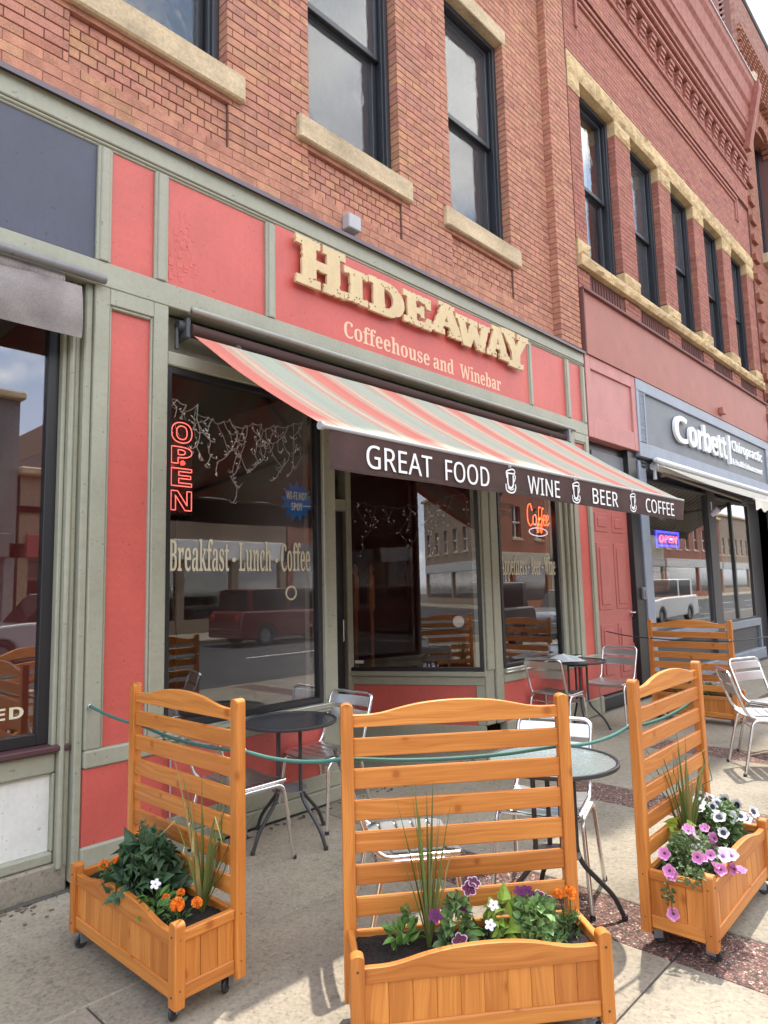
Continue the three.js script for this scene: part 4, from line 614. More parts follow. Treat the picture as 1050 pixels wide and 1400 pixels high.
/* ------------------------------------------------------------------ window lettering, decal, neon, fairy lights */
{
  const [lw, rw] = cafe.children.filter(o => o.name === 'display_window');
  const zt = .003; /* local frame of the left window starts at x = 2.045 */
  const dot = (x, y, r, z) => { const g = new THREE.CylinderGeometry(r, r, .001, 16); g.rotateX(Math.PI / 2); g.translate(x, y, z); return g; };
  M('window_lettering', mg([text('Breakfast', 'serifB', .045, .476, 1.655, .19, zt, .001), dot(.515, 1.73, .016, zt), text('Lunch', 'serifB', .553, .82, 1.655, .19, zt, .001), dot(.865, 1.73, .016, zt), text('Coffee', 'serifB', .905, 1.17, 1.655, .19, zt, .001)]), mat.cream, lw);
  M('window_lettering', mg([text('Appetizers', 'serifB', .05, .53, 1.62, .19, zt, .001), dot(.575, 1.7, .016, zt), text('Beer', 'serifB', .62, .81, 1.62, .19, zt, .001), dot(.85, 1.7, .016, zt), text('Wine', 'serifB', .89, 1.12, 1.62, .19, zt, .001)]), mat.cream, rw);
  M('window_lettering', mg([text('DAILY LUNCH', 'serif', .06, .34, 2.30, .05, zt, .001), text('SPECIAL', 'serif', .10, .30, 2.22, .05, zt, .001)]), std({ color: lin(.22, .2, .16), roughness: .7 }), rw);
  const s = new THREE.Shape(); for (let i = 0; i < 26; i++) { const t = i / 26 * Math.PI * 2 + .1, r = i % 2 ? .105 : .152; s[i ? 'lineTo' : 'moveTo'](Math.cos(t) * r, Math.sin(t) * r); } s.closePath();
  const star = new THREE.ExtrudeGeometry(s, { depth: .001, bevelEnabled: false }); star.translate(1.06, 2.162, -.008); const st = M('star_decal', star, std({ color: lin(.02, .14, .42), roughness: .5 }), lw);
  M('decal_lettering', mg([text('WI-FI HOT', 'sansB', .965, 1.155, 2.175, .055, -.0068, .001), text('SPOT', 'sansB', 1.01, 1.11, 2.095, .055, -.0068, .001)]), mat.cream, st);
  M('round_decal', mg([new THREE.TorusGeometry(.045, .007, 6, 28).translate(1.0, 1.50, -.006)]), mat.cream, lw);
}
function neonOutline(str, f, x0, x1, y, h, z, r) { const sh = font[f].generateShapes(str, 1); const b = new THREE.Box2(); for (const q of sh) for (const v of q.getPoints(4)) b.expandByPoint(v); const k = (x1 - x0) / (b.max.x - b.min.x), ky = h / (b.max.y - b.min.y); const out = []; for (const q of sh) for (const c of [q.getPoints(5), ...q.holes.map(hh => hh.getPoints(5))]) { const p = c.map(v => new THREE.Vector3(x0 + (v.x - b.min.x) * k, y + (v.y - b.min.y) * ky, z)); if (p[0].distanceTo(p[p.length - 1]) < 1e-5) p.pop(); const dd = []; for (let i = 0; i < p.length; i++) { const e = p[(i + 1) % p.length]; const n = Math.max(1, Math.ceil(p[i].distanceTo(e) / .02)); for (let t = 0; t < n; t++) dd.push(p[i].clone().lerp(e, t / n)); } out.push(sweep(dd, r, 6, true)); } return out; }
{
  const o = thing('open_neon_sign', 'red neon sign spelling OPEN downwards in the left cafe window', 'neon sign', [2.112, 2.04, -.105]); const gl = glow(.95, .16, .13, .8);
  M('mounting_board', cb(-.01, .185, -.03, .60, -.06, -.03, .006), std({ color: lin(.02, .006, .006), roughness: .25 }), o);
  [['O', .435, .145], ['P', .30, .12], ['E', .155, .125], ['N', .0, .135]].forEach(([c, y, h]) => { M('neon_letter', mg(neonOutline(c, 'sansB', .014, .158, y, h - .012, 0, .0036)), gl, o).userData.label = 'neon letter ' + c; });
  const l = new THREE.PointLight(0xff4030, .012); l.position.set(.08, .3, .06); l.name = 'neon_light'; l.castShadow = true; o.add(l);
}
{
  const an = 0; const o = thing('coffee_neon_sign', 'orange red neon sign spelling Coffee over a white saucer ring in the right cafe window', 'neon sign', [6.31, 2.08, -.11], an); const gl = glow(1, .11, .03, 1.7);
  const st = [[[.10, .24], [.07, .31], [.03, .29], [.01, .2], [.02, .11], [.06, .07], [.10, .1]], [[.15, .20], [.115, .17], [.11, .11], [.14, .08], [.17, .11], [.175, .17], [.15, .20]], [[.26, .28], [.235, .29], [.22, .22], [.215, .08], [.2, .0], [.185, .02], [.2, .1], [.25, .17]], [[.32, .27], [.30, .285], [.28, .22], [.275, .08], [.26, .0], [.245, .02], [.26, .1], [.30, .16]], [[.30, .13], [.34, .16], [.345, .20], [.32, .2], [.305, .13], [.32, .085], [.35, .1]], [[.36, .13], [.40, .16], [.405, .20], [.38, .2], [.365, .13], [.38, .085], [.42, .12]]];
  st.forEach(p => M('neon_letter', tube(p.map(([x, y]) => [x * 1.1, y, 0]), .0048, 8, { smooth: true, n: 30 }), gl, o));
  const el = []; for (let i = 0; i < 32; i++) { const t = i / 32 * Math.PI * 2; el.push(new THREE.Vector3(.24 + Math.cos(t) * .19, .01 + Math.sin(t) * .045, -.012)); } M('saucer_ring', sweep(el, .006, 6, true), glow(.7, .55, .6, .55), o);
  M('hanging_wire', mg([tube([[.06, .3, -.02], [.06, .85, -.02]], .002, 5), tube([[.4, .2, -.02], [.4, .85, -.02]], .002, 5)]), mat.blackSatin, o);
  const l = new THREE.PointLight(0xff5020, .012); l.position.set(.2, .15, .06); l.name = 'neon_light'; l.castShadow = true; o.add(l);
}
function fairyLights(name, label, place, w, seed, strands, drop, up, thick = 1) {
  const o = thing(name, label, 'string lights', ...place); const R = rng(seed); const wires = [], bulbs = []; const wire = (a, b, r = .0031) => { const m = [(a[0] + b[0]) / 2 + (R() - .5) * .02, (a[1] + b[1]) / 2 - .012, (a[2] + b[2]) / 2]; wires.push(tube([a, m, b], r * thick, 4, { smooth: true, n: 5 })); };
  const bulb = (p, a) => { const g = new THREE.CylinderGeometry(.0022, .0032, .018, 5); g.rotateZ(a); g.translate(...p); bulbs.push(g); };
  let prev = [0, up, 0];
  for (let i = 0; i < strands; i++) {
    const x = w * (i + .5) / strands + (R() - .5) * .05; const top = [x, up - .03 - R() * .06 - .10 * Math.sin(i / strands * Math.PI), (R() - .5) * .12]; wire(prev, top); prev = top;
    let q = top; const n = 2 + Math.floor(R() * 4 * drop); for (let k = 0; k < n; k++) { const e = [q[0] + (R() - .5) * .17, q[1] - .04 - R() * .08, q[2] + (R() - .5) * .06]; wire(q, e); for (let t = 0; t < 2; t++) { const s = [e[0] + (R() - .5) * .09, e[1] + (R() - .3) * .05, e[2]]; wire(e, s, .0024); if (R() < .6) bulb(s, R() * 6); } q = e; }
  }
  if (wires.length) M('wire', mg(wires), std({ color: lin(.50, .49, .45), roughness: .6 }), o); stuff(M('bulb', mg(bulbs), std({ color: lin(.85, .85, .82), roughness: .2, emissive: lin(1, .95, .85), emissiveIntensity: .06 }), o)); return o;
}
fairyLights('fairy_lights', 'tangled white wire fairy lights hanging inside the left cafe window', [[2.07, 0, -.16]], 1.2, 21, 26, 1.0, 2.84);
fairyLights('fairy_lights', 'fine fairy lights hanging inside the angled entry window', [[4.74, 0, -1.28], -Math.atan2(1.17, .67)], 1.25, 33, 14, 1.0, 2.5, .25);
/* ------------------------------------------------------------------ cedar planters with trellis */
const PW = .4195, PD = .13;
function makePlanter(label) {
  const o = thing('trellis_planter', label, 'planter', [0, 0, 0], 0, 'trellis planters round the tables'); const w = () => mat.wood[Math.floor(R0() * 4)]; const s = .021;
  const post = (x, z, y1) => M('post', mg([cb(x - s, x + s, .062, y1, z - s, z + s, .005)]), w(), o);
  const postR = (x, z, y1) => { /* softly rounded head */ const sh = new THREE.Shape(); sh.moveTo(-s, .062); sh.lineTo(s, .062); sh.lineTo(s, y1 - .014); sh.quadraticCurveTo(s, y1, 0, y1 + .002); sh.quadraticCurveTo(-s, y1, -s, y1 - .014); sh.closePath(); const g = new THREE.ExtrudeGeometry(sh, { depth: 2 * s - .006, bevelEnabled: true, bevelThickness: .003, bevelSize: .002, bevelSegments: 1, curveSegments: 5 }); g.translate(x, 0, z - s + .003); const u = g.attributes.uv, pp = g.attributes.position; const ox = R0() * 2; for (let i = 0; i < u.count; i++) u.setXY(i, pp.getY(i) + ox, pp.getX(i) + pp.getZ(i) + ox); return M('post', g, w(), o); };
  for (const x of [-PW, PW]) { postR(x, -PD, 1.0913); postR(x, PD, 0.3447); }
  const sl = [[0.8997, 0.966], [0.7858, 0.8562], [0.674, 0.7444], [0.5622, 0.6336], [0.4503, 0.5187], [0.3426, 0.4079]];
  for (const [a, b] of sl) M('slat', cb(-PW + s, PW - s, a, b, -PD - .010, -PD + .010, .004), w(), o);
  const arch = (y0, ye, ym, z0, z1, name) => { const L = PW - s; const sh = new THREE.Shape(); sh.moveTo(-L, y0); sh.lineTo(L, y0); sh.lineTo(L, ye); sh.lineTo(L * .86, ye); sh.bezierCurveTo(L * .62, ye, L * .52, ym, 0, ym); sh.bezierCurveTo(-L * .52, ym, -L * .62, ye, -L * .86, ye); sh.lineTo(-L, ye); sh.closePath(); const g = new THREE.ExtrudeGeometry(sh, { depth: z1 - z0 - .006, bevelEnabled: true, bevelThickness: .003, bevelSize: .002, bevelSegments: 1, curveSegments: 10 }); g.translate(0, 0, z0 + .003); const u = g.attributes.uv, p = g.attributes.position; const ox = R0() * 2; for (let i = 0; i < u.count; i++) u.setXY(i, p.getX(i) + ox, p.getY(i) + p.getZ(i) + ox); return M(name, g, w(), o); };
  arch(1.0085, 1.0499, 1.0913, -PD - .010, -PD + .010, 'top_rail');
  arch(0.2588, 0.3033, 0.3437, PD - .012, PD + .012, 'box_rail'); arch(0.2619, 0.2929, 0.294, -PD - .012, -PD + .012, 'box_rail');
  for (const z of [-PD, PD]) M('box_rail', cb(-PW + s, PW - s, 0.0786, 0.1304, z - .012, z + .012, .004), w(), o);
  for (const x of [-PW, PW]) { M('box_rail', cb(x - .012, x + .012, 0.0786, 0.1304, -PD + s, PD - s, .004), w(), o); M('box_rail', cb(x - .013, x + .013, 0.2722, 0.3105, -PD + s, PD - s, .004), w(), o); }
  const n = 10, bw = (2 * (PW - s)) / n; for (const z of [PD, -PD]) for (let i = 0; i < n; i++) { const x = -PW + s + i * bw; M('board', cb(x + .0004, x + bw - .0004, 0.1221, z > 0 ? 0.2629 : 0.267, z - .006 - rr(0, .001), z + .004 + rr(-.0006, .0006), .0014), w(), o); }
  const m = 3, dw = (2 * (PD - s)) / m; for (const x of [-PW, PW]) for (let i = 0; i < m; i++) { const z = -PD + s + i * dw; M('board', cb(x - .005, x + .005, 0.1221, 0.2774, z + .001, z + dw - .001, .002), w(), o); }
  M('bottom', cb(-PW + .012, PW - .012, .066, .08, -PD + .012, PD - .012, .003), mat.wood[2], o);
  { const g = grid((u, v) => [(-PW + .008) + u * 2 * (PW - .008), .256 + .014 * fbm(u, v, 6, 3, 3, 5) * 2 + .006 * LAT[(u * 4000 + v * 333) & 65535], (PD - .008) - v * 2 * (PD - .008)], 40, 14, (u, v) => [u * .8, v * .25]); M('soil', g, mat.soil, o); }
  for (const x of [-PW + .04, PW - .04]) for (const z of [-PD + .02, PD - .02]) { const a = rr(-2, 2); const c = M('caster', mg([cyl(.016, .016, .01, 0, .069, 0, 12), cb(-.018, -.015, .025, .063, -.018, .02, .001), cb(.015, .018, .025, .063, -.018, .02, .001), cb(-.018, .018, .06, .064, -.02, .02, .002)]), mat.steel, o); c.position.set(x, 0, z); c.rotation.y = a; const wh = new THREE.TorusGeometry(.019, .009, 8, 20); wh.rotateY(Math.PI / 2); wh.translate(0, .028, .012); M('wheel', mg([wh, cyl(.018, .018, .012, 0, .028, .012, 16, 0, Math.PI / 2)]), mat.blackSatin, c); }
  { const sg = cyl(.0038, .0038, .002, 0, 0, 0, 8, Math.PI / 2), sm = std({ color: lin(.10, .06, .03), roughness: .5, metalness: .5 }); for (const x of [-PW, PW]) for (const y of [.10, .30]) { const m = M('screw', sg, sm, o); m.position.set(x, y, PD + s + .001); } for (const y of [.12, .29]) for (const z of [-PD, PD]) for (const k of [-1, 1]) { const m = M('screw', sg, sm, o); m.position.set(k * (PW + s + .001), y, z); m.rotation.y = Math.PI / 2; } }
  for (const x of [-PW, PW]) { const t = new THREE.TorusGeometry(.010, .0025, 6, 14); t.rotateY(Math.PI / 2); t.translate(x, .885, -PD - s - .008); M('eye_hook', t, mat.whitePrint, o); }
  return o;
}
const PL = [[1.454, .9956, -89.2], [2.013, 2.2206, -38.6], [3.360, 2.5633, 1.5], [7.815, 1.0007, 90.5]].map(([x, z, t]) => ({ pos: [x, 0, z], t: t * D2R }));
{
  const lab = ['honey stained trellis planter with dark leafy dahlia and orange marigolds beside the coral pilaster', 'honey stained trellis planter with purple white edged pansies, lime leaves and marigolds', 'honey stained trellis planter spilling pink petunias with white dark eyed petunias behind', 'honey stained trellis planter standing in front of the chiropractic shop, seen from behind'];
  const p = makePlanter(lab[0]); p.position.set(...PL[0].pos); p.rotation.y = PL[0].t; for (let i = 1; i < 4; i++) copyOf(p, PL[i].pos, PL[i].t, lab[i]);
}
function inPlanter(i, lx, lz, y = .272) { const { pos, t } = PL[i]; return [pos[0] + Math.cos(t) * lx + Math.sin(t) * lz, y, pos[2] - Math.sin(t) * lx + Math.cos(t) * lz]; }
/* leaves and flowers */
const leafMat = phy({ vertexColors: true, roughness: .62, transmission: .22, thickness: 0, side: THREE.DoubleSide });
const petalMat = phy({ vertexColors: true, roughness: .75, transmission: .2, thickness: 0, side: THREE.DoubleSide });
const mtx = new THREE.Matrix4(), quat = new THREE.Quaternion(), UP = new THREE.Vector3(0, 1, 0);
function orient(g, dir, pos, roll = 0) { quat.setFromUnitVectors(UP, dir.clone().normalize()); const q2 = new THREE.Quaternion().setFromAxisAngle(UP, roll); mtx.compose(V3(pos), quat.clone().multiply(q2), new THREE.Vector3(1, 1, 1)); return g.applyMatrix4(mtx); }
function leaf(L, w, c, R, bend = .3, prof = [0, .75, 1, .72, 0]) { /* leaf along +y, folded on its midrib and bending over */
  const P = [], C = [], n = prof.length - 1; const row = []; for (let i = 0; i <= n; i++) { const t = i / n, y = L * t * (1 - bend * t * .4), z = -L * bend * t * t; row.push([[-w * prof[i] / 2, y, z + .22 * w * prof[i]], [0, y, z], [w * prof[i] / 2, y, z + .22 * w * prof[i]]]); }
  const k = .8 + R() * .4; const tri = (a, b, d, f) => { P.push(...a, ...b, ...d); for (let i = 0; i < 3; i++) C.push(c[0] * k * f, c[1] * k * f, c[2] * k * f); };
  for (let i = 0; i < n; i++) for (const s of [0, 1]) { const a = row[i][s], b = row[i][s + 1], d = row[i + 1][s + 1], e = row[i + 1][s]; const f = s ? 1 : .94; tri(a, b, d, f); tri(a, d, e, f); }
  const g = new THREE.BufferGeometry(); g.setAttribute('position', new THREE.Float32BufferAttribute(P, 3)); g.setAttribute('color', new THREE.Float32BufferAttribute(C, 3)); g.computeVertexNormals(); return g;
}
const jagged = [0, .6, .5, .95, .78, 1, .7, .62, .35, .2, 0];
function bush(R, { n, r, h, L, w, c, bend = .4, prof, up = .55, flat = 1, cx = 0, cz = 0 }) {
  const out = []; for (let i = 0; i < n; i++) { const a = R() * 6.283, q = Math.sqrt(R()); const y = h * (.08 + .92 * R()); const rr_ = r * q * (1 - .45 * (y / h)); const p = [cx + Math.cos(a) * rr_, y, cz + Math.sin(a) * rr_ * flat]; const d = new THREE.Vector3(Math.cos(a) * (.4 + q), up * (.4 + R()), Math.sin(a) * (.4 + q)); const k = .75 + .5 * R(); out.push(orient(leaf(L * k, w * k, c, R, bend, prof), d, p, R() * 6)); } return out;
}
function stemTo(p0, p1, r, c) { const m = [(p0[0] + p1[0]) / 2 + .01, (p0[1] + p1[1]) / 2 + .015, (p0[2] + p1[2]) / 2]; return tint2(tube([p0, m, p1], r, 5, { smooth: true, n: 6 }), c); }
function tint2(g, c) { g.deleteAttribute('uv'); return tint(g, c); }
function disc(r, lobes, rings, cup, R, depth = .14, seg = 6) { /* lobed flower face looking along +y; rings: [radius share, colour] */
  const P = [], C = [], n = lobes * seg; const pt = (i, q) => { const t = i / n * 6.283; const lob = 1 - depth + depth * Math.abs(Math.cos(t * lobes / 2)) * 2 - depth; const rad = r * q * (q > .5 ? lob : 1); return [Math.cos(t) * rad, cup * r * q * q + (q > .8 ? (Math.sin(t * lobes * 2) * .06 * r) : 0), Math.sin(t) * rad]; };
  for (let k = 0; k < rings.length - 1; k++) for (let i = 0; i < n; i++) { const [q0, c0] = rings[k], [q1, c1] = rings[k + 1]; const a = pt(i, q0), b = pt(i + 1, q0), d = pt(i + 1, q1), e = pt(i, q1); const push = (v, c) => { P.push(...v); C.push(...c); }; push(a, c0); push(d, c1); push(b, c0); push(a, c0); push(e, c1); push(d, c1); }
  const g = new THREE.BufferGeometry(); g.setAttribute('position', new THREE.Float32BufferAttribute(P, 3)); g.setAttribute('color', new THREE.Float32BufferAttribute(C, 3)); g.computeVertexNormals(); return g;
}
function pompom(r, c, R) { const out = []; for (let l = 0; l < 5; l++) { const n = 14 - l * 2; for (let i = 0; i < n; i++) { const a = (i + (l % 2) * .5) / n * 6.283; const el = .1 + l * .30; const d = new THREE.Vector3(Math.cos(a) * Math.cos(el), Math.sin(el), Math.sin(a) * Math.cos(el)); const k = .85 + R() * .3; out.push(orient(leaf(r * .62, r * .6, [c[0] * k, c[1] * k, c[2]], R, .5, [.4, .9, 1, .8]), d, [d.x * r * .42, d.y * r * .35, d.z * r * .42], R() * 6)); } } return out; }
const strip = (l) => mergeGeometries(l.map(g => { const q = g.index ? g.toNonIndexed() : g; for (const k of Object.keys(q.attributes)) if (!['position', 'normal', 'color'].includes(k)) q.deleteAttribute(k); return q; }));
const camDir = (p) => new THREE.Vector3(camera.position.x - p[0], camera.position.y - p[1], camera.position.z - p[2]).normalize();
const GREEN = [.12, .20, .05], DEEP = [.05, .112, .045], LIME = [.30, .42, .05], STEM = [.07, .11, .03];
function plant(name, label, category, pos, foliage, flowers = [], fname = 'flower') { const o = thing(name, label, category, pos); if (foliage.length) M('foliage', strip(foliage), leafMat, o); for (const f of flowers) M(fname, strip(Array.isArray(f) ? f : [f]), petalMat, o); return o; }
function bloom(make, at, tilt, R) { const g = Array.isArray(make) ? strip(make) : make; return orient(g, tilt, at, R() * 6); }
function marigold(i, lx, lz, spots, label, seed) { const R = rng(seed); const f = bush(R, { n: 70, r: .045, h: .07, L: .032, w: .009, c: [.11, .21, .05], up: .9 }); const fl = []; for (const [x, y, z, r] of spots) { f.push(stemTo([x * .3, 0, z * .3], [x, y, z], .0025, STEM)); fl.push(bloom(pompom(r, [.95, .26, .006], R), [x, y, z], new THREE.Vector3(x, .12, z + .02).add(new THREE.Vector3(-.04, .05, .06)), R)); } return plant('marigold', label, 'flower', inPlanter(i, lx, lz), f, fl); }
function spike(i, lx, lz, n, H, label, seed, spread = .6) { const R = rng(seed); const out = []; for (let k = 0; k < n; k++) { const a = R() * 6.283, s = spread * (.15 + R() * .85), L = H * (.65 + R() * .45), w = .011 + R() * .008; const P = [], C = []; const m = 9; const c = R() > .25 ? [.15, .20, .045] : [.30, .25, .09]; const kk = .7 + R() * .5; const rows = []; for (let q = 0; q <= m; q++) { const t = q / m; const b = s * t + (R() > .9 ? .3 : .10) * t * t * s * 2; const x = Math.cos(a) * L * b * .55, z = Math.sin(a) * L * b * .55, y = L * t * Math.sqrt(Math.max(.2, 1 - b * b * .3)); const ww = w * (1 - t * t * .95) / 2; rows.push([[x - Math.sin(a) * ww, y, z + Math.cos(a) * ww], [x + Math.cos(a) * ww * .5, y - ww * .4, z + Math.sin(a) * ww * .5], [x + Math.sin(a) * ww, y, z - Math.cos(a) * ww]]); } for (let q = 0; q < m; q++) for (const e of [0, 1]) { const A = rows[q][e], B = rows[q][e + 1], Cc = rows[q + 1][e + 1], Dd = rows[q + 1][e]; for (const v of [A, B, Cc, A, Cc, Dd]) { P.push(...v); C.push(c[0] * kk, c[1] * kk, c[2] * kk); } } const g = new THREE.BufferGeometry(); g.setAttribute('position', new THREE.Float32BufferAttribute(P, 3)); g.setAttribute('color', new THREE.Float32BufferAttribute(C, 3)); g.computeVertexNormals(); out.push(g); } const o = thing('spike_grass', label, 'plant', inPlanter(i, lx, lz, .265)); M('blades', strip(out), leafMat, o); return o; }
const pansyPurple = (R, r) => disc(r, 5, [[0, [.55, .32, .02]], [.1, [.05, .0, .04]], [.45, [.13, .004, .05]], [.84, [.16, .006, .08]], [.9, [.6, .45, .55]], [1, [.8, .74, .78]]], .18, R, .16);
const pansyPlain = (R, r) => disc(r, 5, [[0, [.4, .2, .02]], [.12, [.03, .0, .05]], [.6, [.13, .004, .085]], [1, [.19, .008, .12]]], .18, R, .16);
const petuniaPink = (R, r) => disc(r, 5, [[0, [.05, .01, .06]], [.16, [.12, .02, .14]], [.3, [.60, .22, .48]], [.55, [.66, .16, .46]], [.85, [.74, .34, .60]], [1, [.78, .46, .68]]], .45, R, .10);
const petuniaPale = (R, r) => disc(r, 5, [[0, [.04, .01, .06]], [.2, [.35, .12, .4]], [.5, [.78, .66, .78]], [1, [.85, .8, .86]]], .42, R, .10);
const petuniaWhite = (R, r) => disc(r, 5, [[0, [.004, .004, .02]], [.42, [.010, .008, .04]], [.5, [.5, .5, .52]], [1, [.84, .84, .82]]], .22, R, .10);
const vinca = (R, r) => disc(r, 5, [[0, [.5, .05, .2]], [.14, [.8, .3, .45]], [.22, [.86, .84, .82]], [1, [.86, .85, .83]]], .05, R, .2);
const toCam = (p, dx = 0, dy = .5, dz = 0) => { const c = camDir(p); return new THREE.Vector3(c.x + dx, c.y + dy, c.z + dz); };
/* plants are made in world axes round their stem */
{
  const D = (i, lx, lz) => { const t = PL[i].t; return [Math.cos(t) * lx + Math.sin(t) * lz, -Math.sin(t) * lx + Math.cos(t) * lz]; };
  const spotW = (i, a) => a.map(([lx, y, lz, r]) => { const [x, z] = D(i, lx, lz); return [x, y, z, r]; });
  /* planter by the pilaster */
  marigold(0, -.30, .04, spotW(0, [[-.02, .065, .02, .023], [.03, .085, -.02, .020]]), 'pair of orange marigolds at the wall end of the dahlia planter', 11);
  marigold(0, .27, .04, spotW(0, [[-.09, .06, .0, .017], [-.03, .085, -.03, .018], [.03, .075, .02, .029], [.085, .08, -.03, .023]]), 'four orange marigolds at the street end of the dahlia planter', 12);
  { const R = rng(13); const f = bush(R, { n: 300, r: .135, h: .21, L: .068, w: .046, c: DEEP, bend: .5, prof: jagged, up: .55, flat: 1.2 }); for (let k = 0; k < 5; k++) { const x = (R() - .5) * .16, z = (R() - .5) * .16, y = .22 + R() * .07; f.push(stemTo([x * .3, .02, z * .3], [x, y, z], .003, DEEP)); f.push(...bush(R, { n: 5, r: .008, h: .015, L: .018, w: .010, c: [.10, .13, .03], cx: x, cz: z }).map(g => g.translate(0, y, 0))); } plant('dahlia', 'dark green leafy dahlia bush in bud in the planter beside the pilaster', 'plant', inPlanter(0, -.02, .01), f); }
  { const R = rng(14); const [x, z] = D(0, .06, .03); const f = bush(R, { n: 34, r: .06, h: .07, L: .055, w: .022, c: [.12, .25, .045] }); const at = [x * .5, .125, z * .5]; f.push(stemTo([0, .03, 0], at, .002, STEM)); plant('vinca', 'white vinca flower in front of the dahlia bush', 'flower', inPlanter(0, .15, .07), f, [bloom(vinca(R, .022), at, toCam(inPlanter(0, .15, .07)), R)]); }
  { const R = rng(15); const f = bush(R, { n: 26, r: .04, h: .13, L: .045, w: .018, c: [.11, .21, .045], up: .9 }); const at = [0, .155, 0]; plant('vinca', 'white vinca flower behind the marigold pair by the wall', 'flower', inPlanter(0, -.22, -.03), f, [bloom(vinca(R, .02), at, toCam(inPlanter(0, -.22, -.03), 0, 1), R)]); }
  spike(0, .28, -.06, 24, .58, 'tall spiky grass in the dahlia planter, against its trellis', 16, .85);
  /* planter facing the street corner */
  { const R = rng(21); plant('seedling', 'small glossy green seedling at the bare soil end of the pansy planter', 'plant', inPlanter(1, -.25, -.01), [...bush(R, { n: 34, r: .04, h: .08, L: .055, w: .018, c: [.12, .25, .045], up: 1 }), ...bush(R, { n: 16, r: .02, h: .12, L: .045, w: .018, c: [.11, .21, .045], up: 1, cx: .05 })]); }
  spike(1, -.15, -.03, 22, .52, 'tall spiky grass rising among the pansies', 22, .5);
  { const R = rng(23); const c0 = inPlanter(1, -.065, .02); const f = [...bush(R, { n: 170, r: .06, h: .16, L: .034, w: .024, c: [.13, .22, .07], up: .6 })]; const fl = []; for (const [lx, y, lz, k] of [[-.075, .125, .02, 0], [.0, .055, .06, 1], [.055, .19, -.01, 1], [.025, .13, .0, 0]]) { const [x, z] = D(1, lx, lz); f.push(stemTo([x * .4, .03, z * .4], [x, y, z], .002, STEM)); fl.push(bloom(k ? pansyPurple(R, .029) : pansyPlain(R, k === 0 && lx > 0 ? .018 : .026), [x, y, z], toCam(c0), R)); } { const [x, z] = D(1, .075, -.02); fl.push(bloom(pansyPurple(R, .026), [x, .205, z], toCam(c0, .5), R)); } plant('pansy', 'deep purple pansies with white edges beside the spiky grass', 'flower', c0, f, fl); }
  { const R = rng(24); const c0 = inPlanter(1, .05, .03); const f = bush(R, { n: 26, r: .06, h: .055, L: .07, w: .022, c: [.12, .25, .045] }); const fl = []; for (const [lx, y, lz] of [[.0, .085, .02], [.025, .13, -.02]]) { const [x, z] = D(1, lx, lz); f.push(stemTo([0, .02, 0], [x, y, z], .002, STEM)); fl.push(bloom(vinca(R, .021), [x, y, z], toCam(c0), R)); } plant('vinca', 'two white vinca flowers between the purple pansies and the lime leaves', 'flower', c0, f, fl); }
  { const R = rng(25); plant('sweet_potato_vine', 'lime green broad leaved vine in the middle of the pansy planter', 'plant', inPlanter(1, .115, -.015), bush(R, { n: 34, r: .06, h: .13, L: .07, w: .055, c: LIME, bend: .5, prof: [0, 1, .75, .4, 0], up: .5 })); }
  { const R = rng(26); const c0 = inPlanter(1, .225, .025); const f = bush(R, { n: 340, r: .10, h: .135, L: .032, w: .024, c: [.18, .30, .09], up: .7, flat: .9 }); const fl = []; for (const [lx, y, lz] of [[-.04, .15, -.05], [-.01, .145, -.06], [.03, .13, -.05], [.055, .12, -.04]]) { const [x, z] = D(1, lx, lz); f.push(stemTo([x * .5, .05, z * .5], [x, y, z], .002, STEM)); fl.push(bloom(lx > 0 ? pansyPurple(R, .024) : pansyPlain(R, .024), [x, y, z], toCam(c0, .2, .8), R)); } plant('pansy', 'bushy pale green pansy with purple flowers behind the leaves', 'flower', c0, f, fl); }
  marigold(1, .35, -.01, spotW(1, [[-.02, .13, -.02, .020], [.02, .135, -.01, .026]]), 'pair of orange marigolds in the pansy planter, at the end near the glass table', 27);
  /* petunia planter */
  { const R = rng(31); const c0 = inPlanter(2, -.26, .02); const f = [...bush(R, { n: 900, r: .16, h: .14, L: .026, w: .014, c: [.13, .20, .07], up: .6, flat: .75 }), ...bush(R, { n: 70, r: .05, h: .08, L: .026, w: .014, c: [.13, .20, .07], cx: -.17, cz: .06 })]; const fl = []; const spots = [[-.115, .115, .06, 0], [.02, .165, -.02, 0], [-.04, .17, .02, 2], [.05, .12, .07, 0], [-.03, .055, .12, 0], [.035, .085, .11, 2], [.10, .05, .11, 0], [.075, .03, .14, 0], [.10, .085, .10, 1], [.125, .12, .05, 0], [.16, .14, .0, 0], [-.05, .11, .09, 0], [.11, .01, .15, 0]]; for (let q = 0; q < 12; q++) spots.push([rr(-.14, .13, R), rr(.05, .16, R), rr(-.08, .13, R), q % 4 === 0 ? 1 : 0, .7]); for (const [x, y, z, k, sc = 1] of spots) { f.push(stemTo([x * .6, y * .5, z * .6], [x, y, z], .002, STEM)); fl.push(bloom(k ? petuniaPale(R, .030) : petuniaPink(R, rr(.021, .029, R) * sc), [x, y, z], toCam(c0, rr(-1.3, 1.3, R), rr(-.1, .9, R), rr(-1, 1, R)), R)); } f.push(stemTo([-.1, .05, -.02], [-.22, .03, -.03], .002, STEM)); f.push(stemTo([-.22, .03, -.03], [-.21, -.10, -.02], .002, STEM)); f.push(...bush(R, { n: 30, r: .02, h: .1, L: .02, w: .012, c: [.07, .11, .04], cx: -.21, cz: -.03 }).map(g => g.translate(0, -.08, 0))); for (const [x, y, z] of [[-.20, .13, -.04], [-.21, .07, -.02], [-.19, .05, -.02], [-.20, -.10, -.02]]) fl.push(bloom(petuniaPink(R, .027), [x, y, z], toCam(c0, -.5, .1), R)); plant('petunia', 'pink petunias trailing over the end and side of their planter', 'flower', c0, f, fl); }
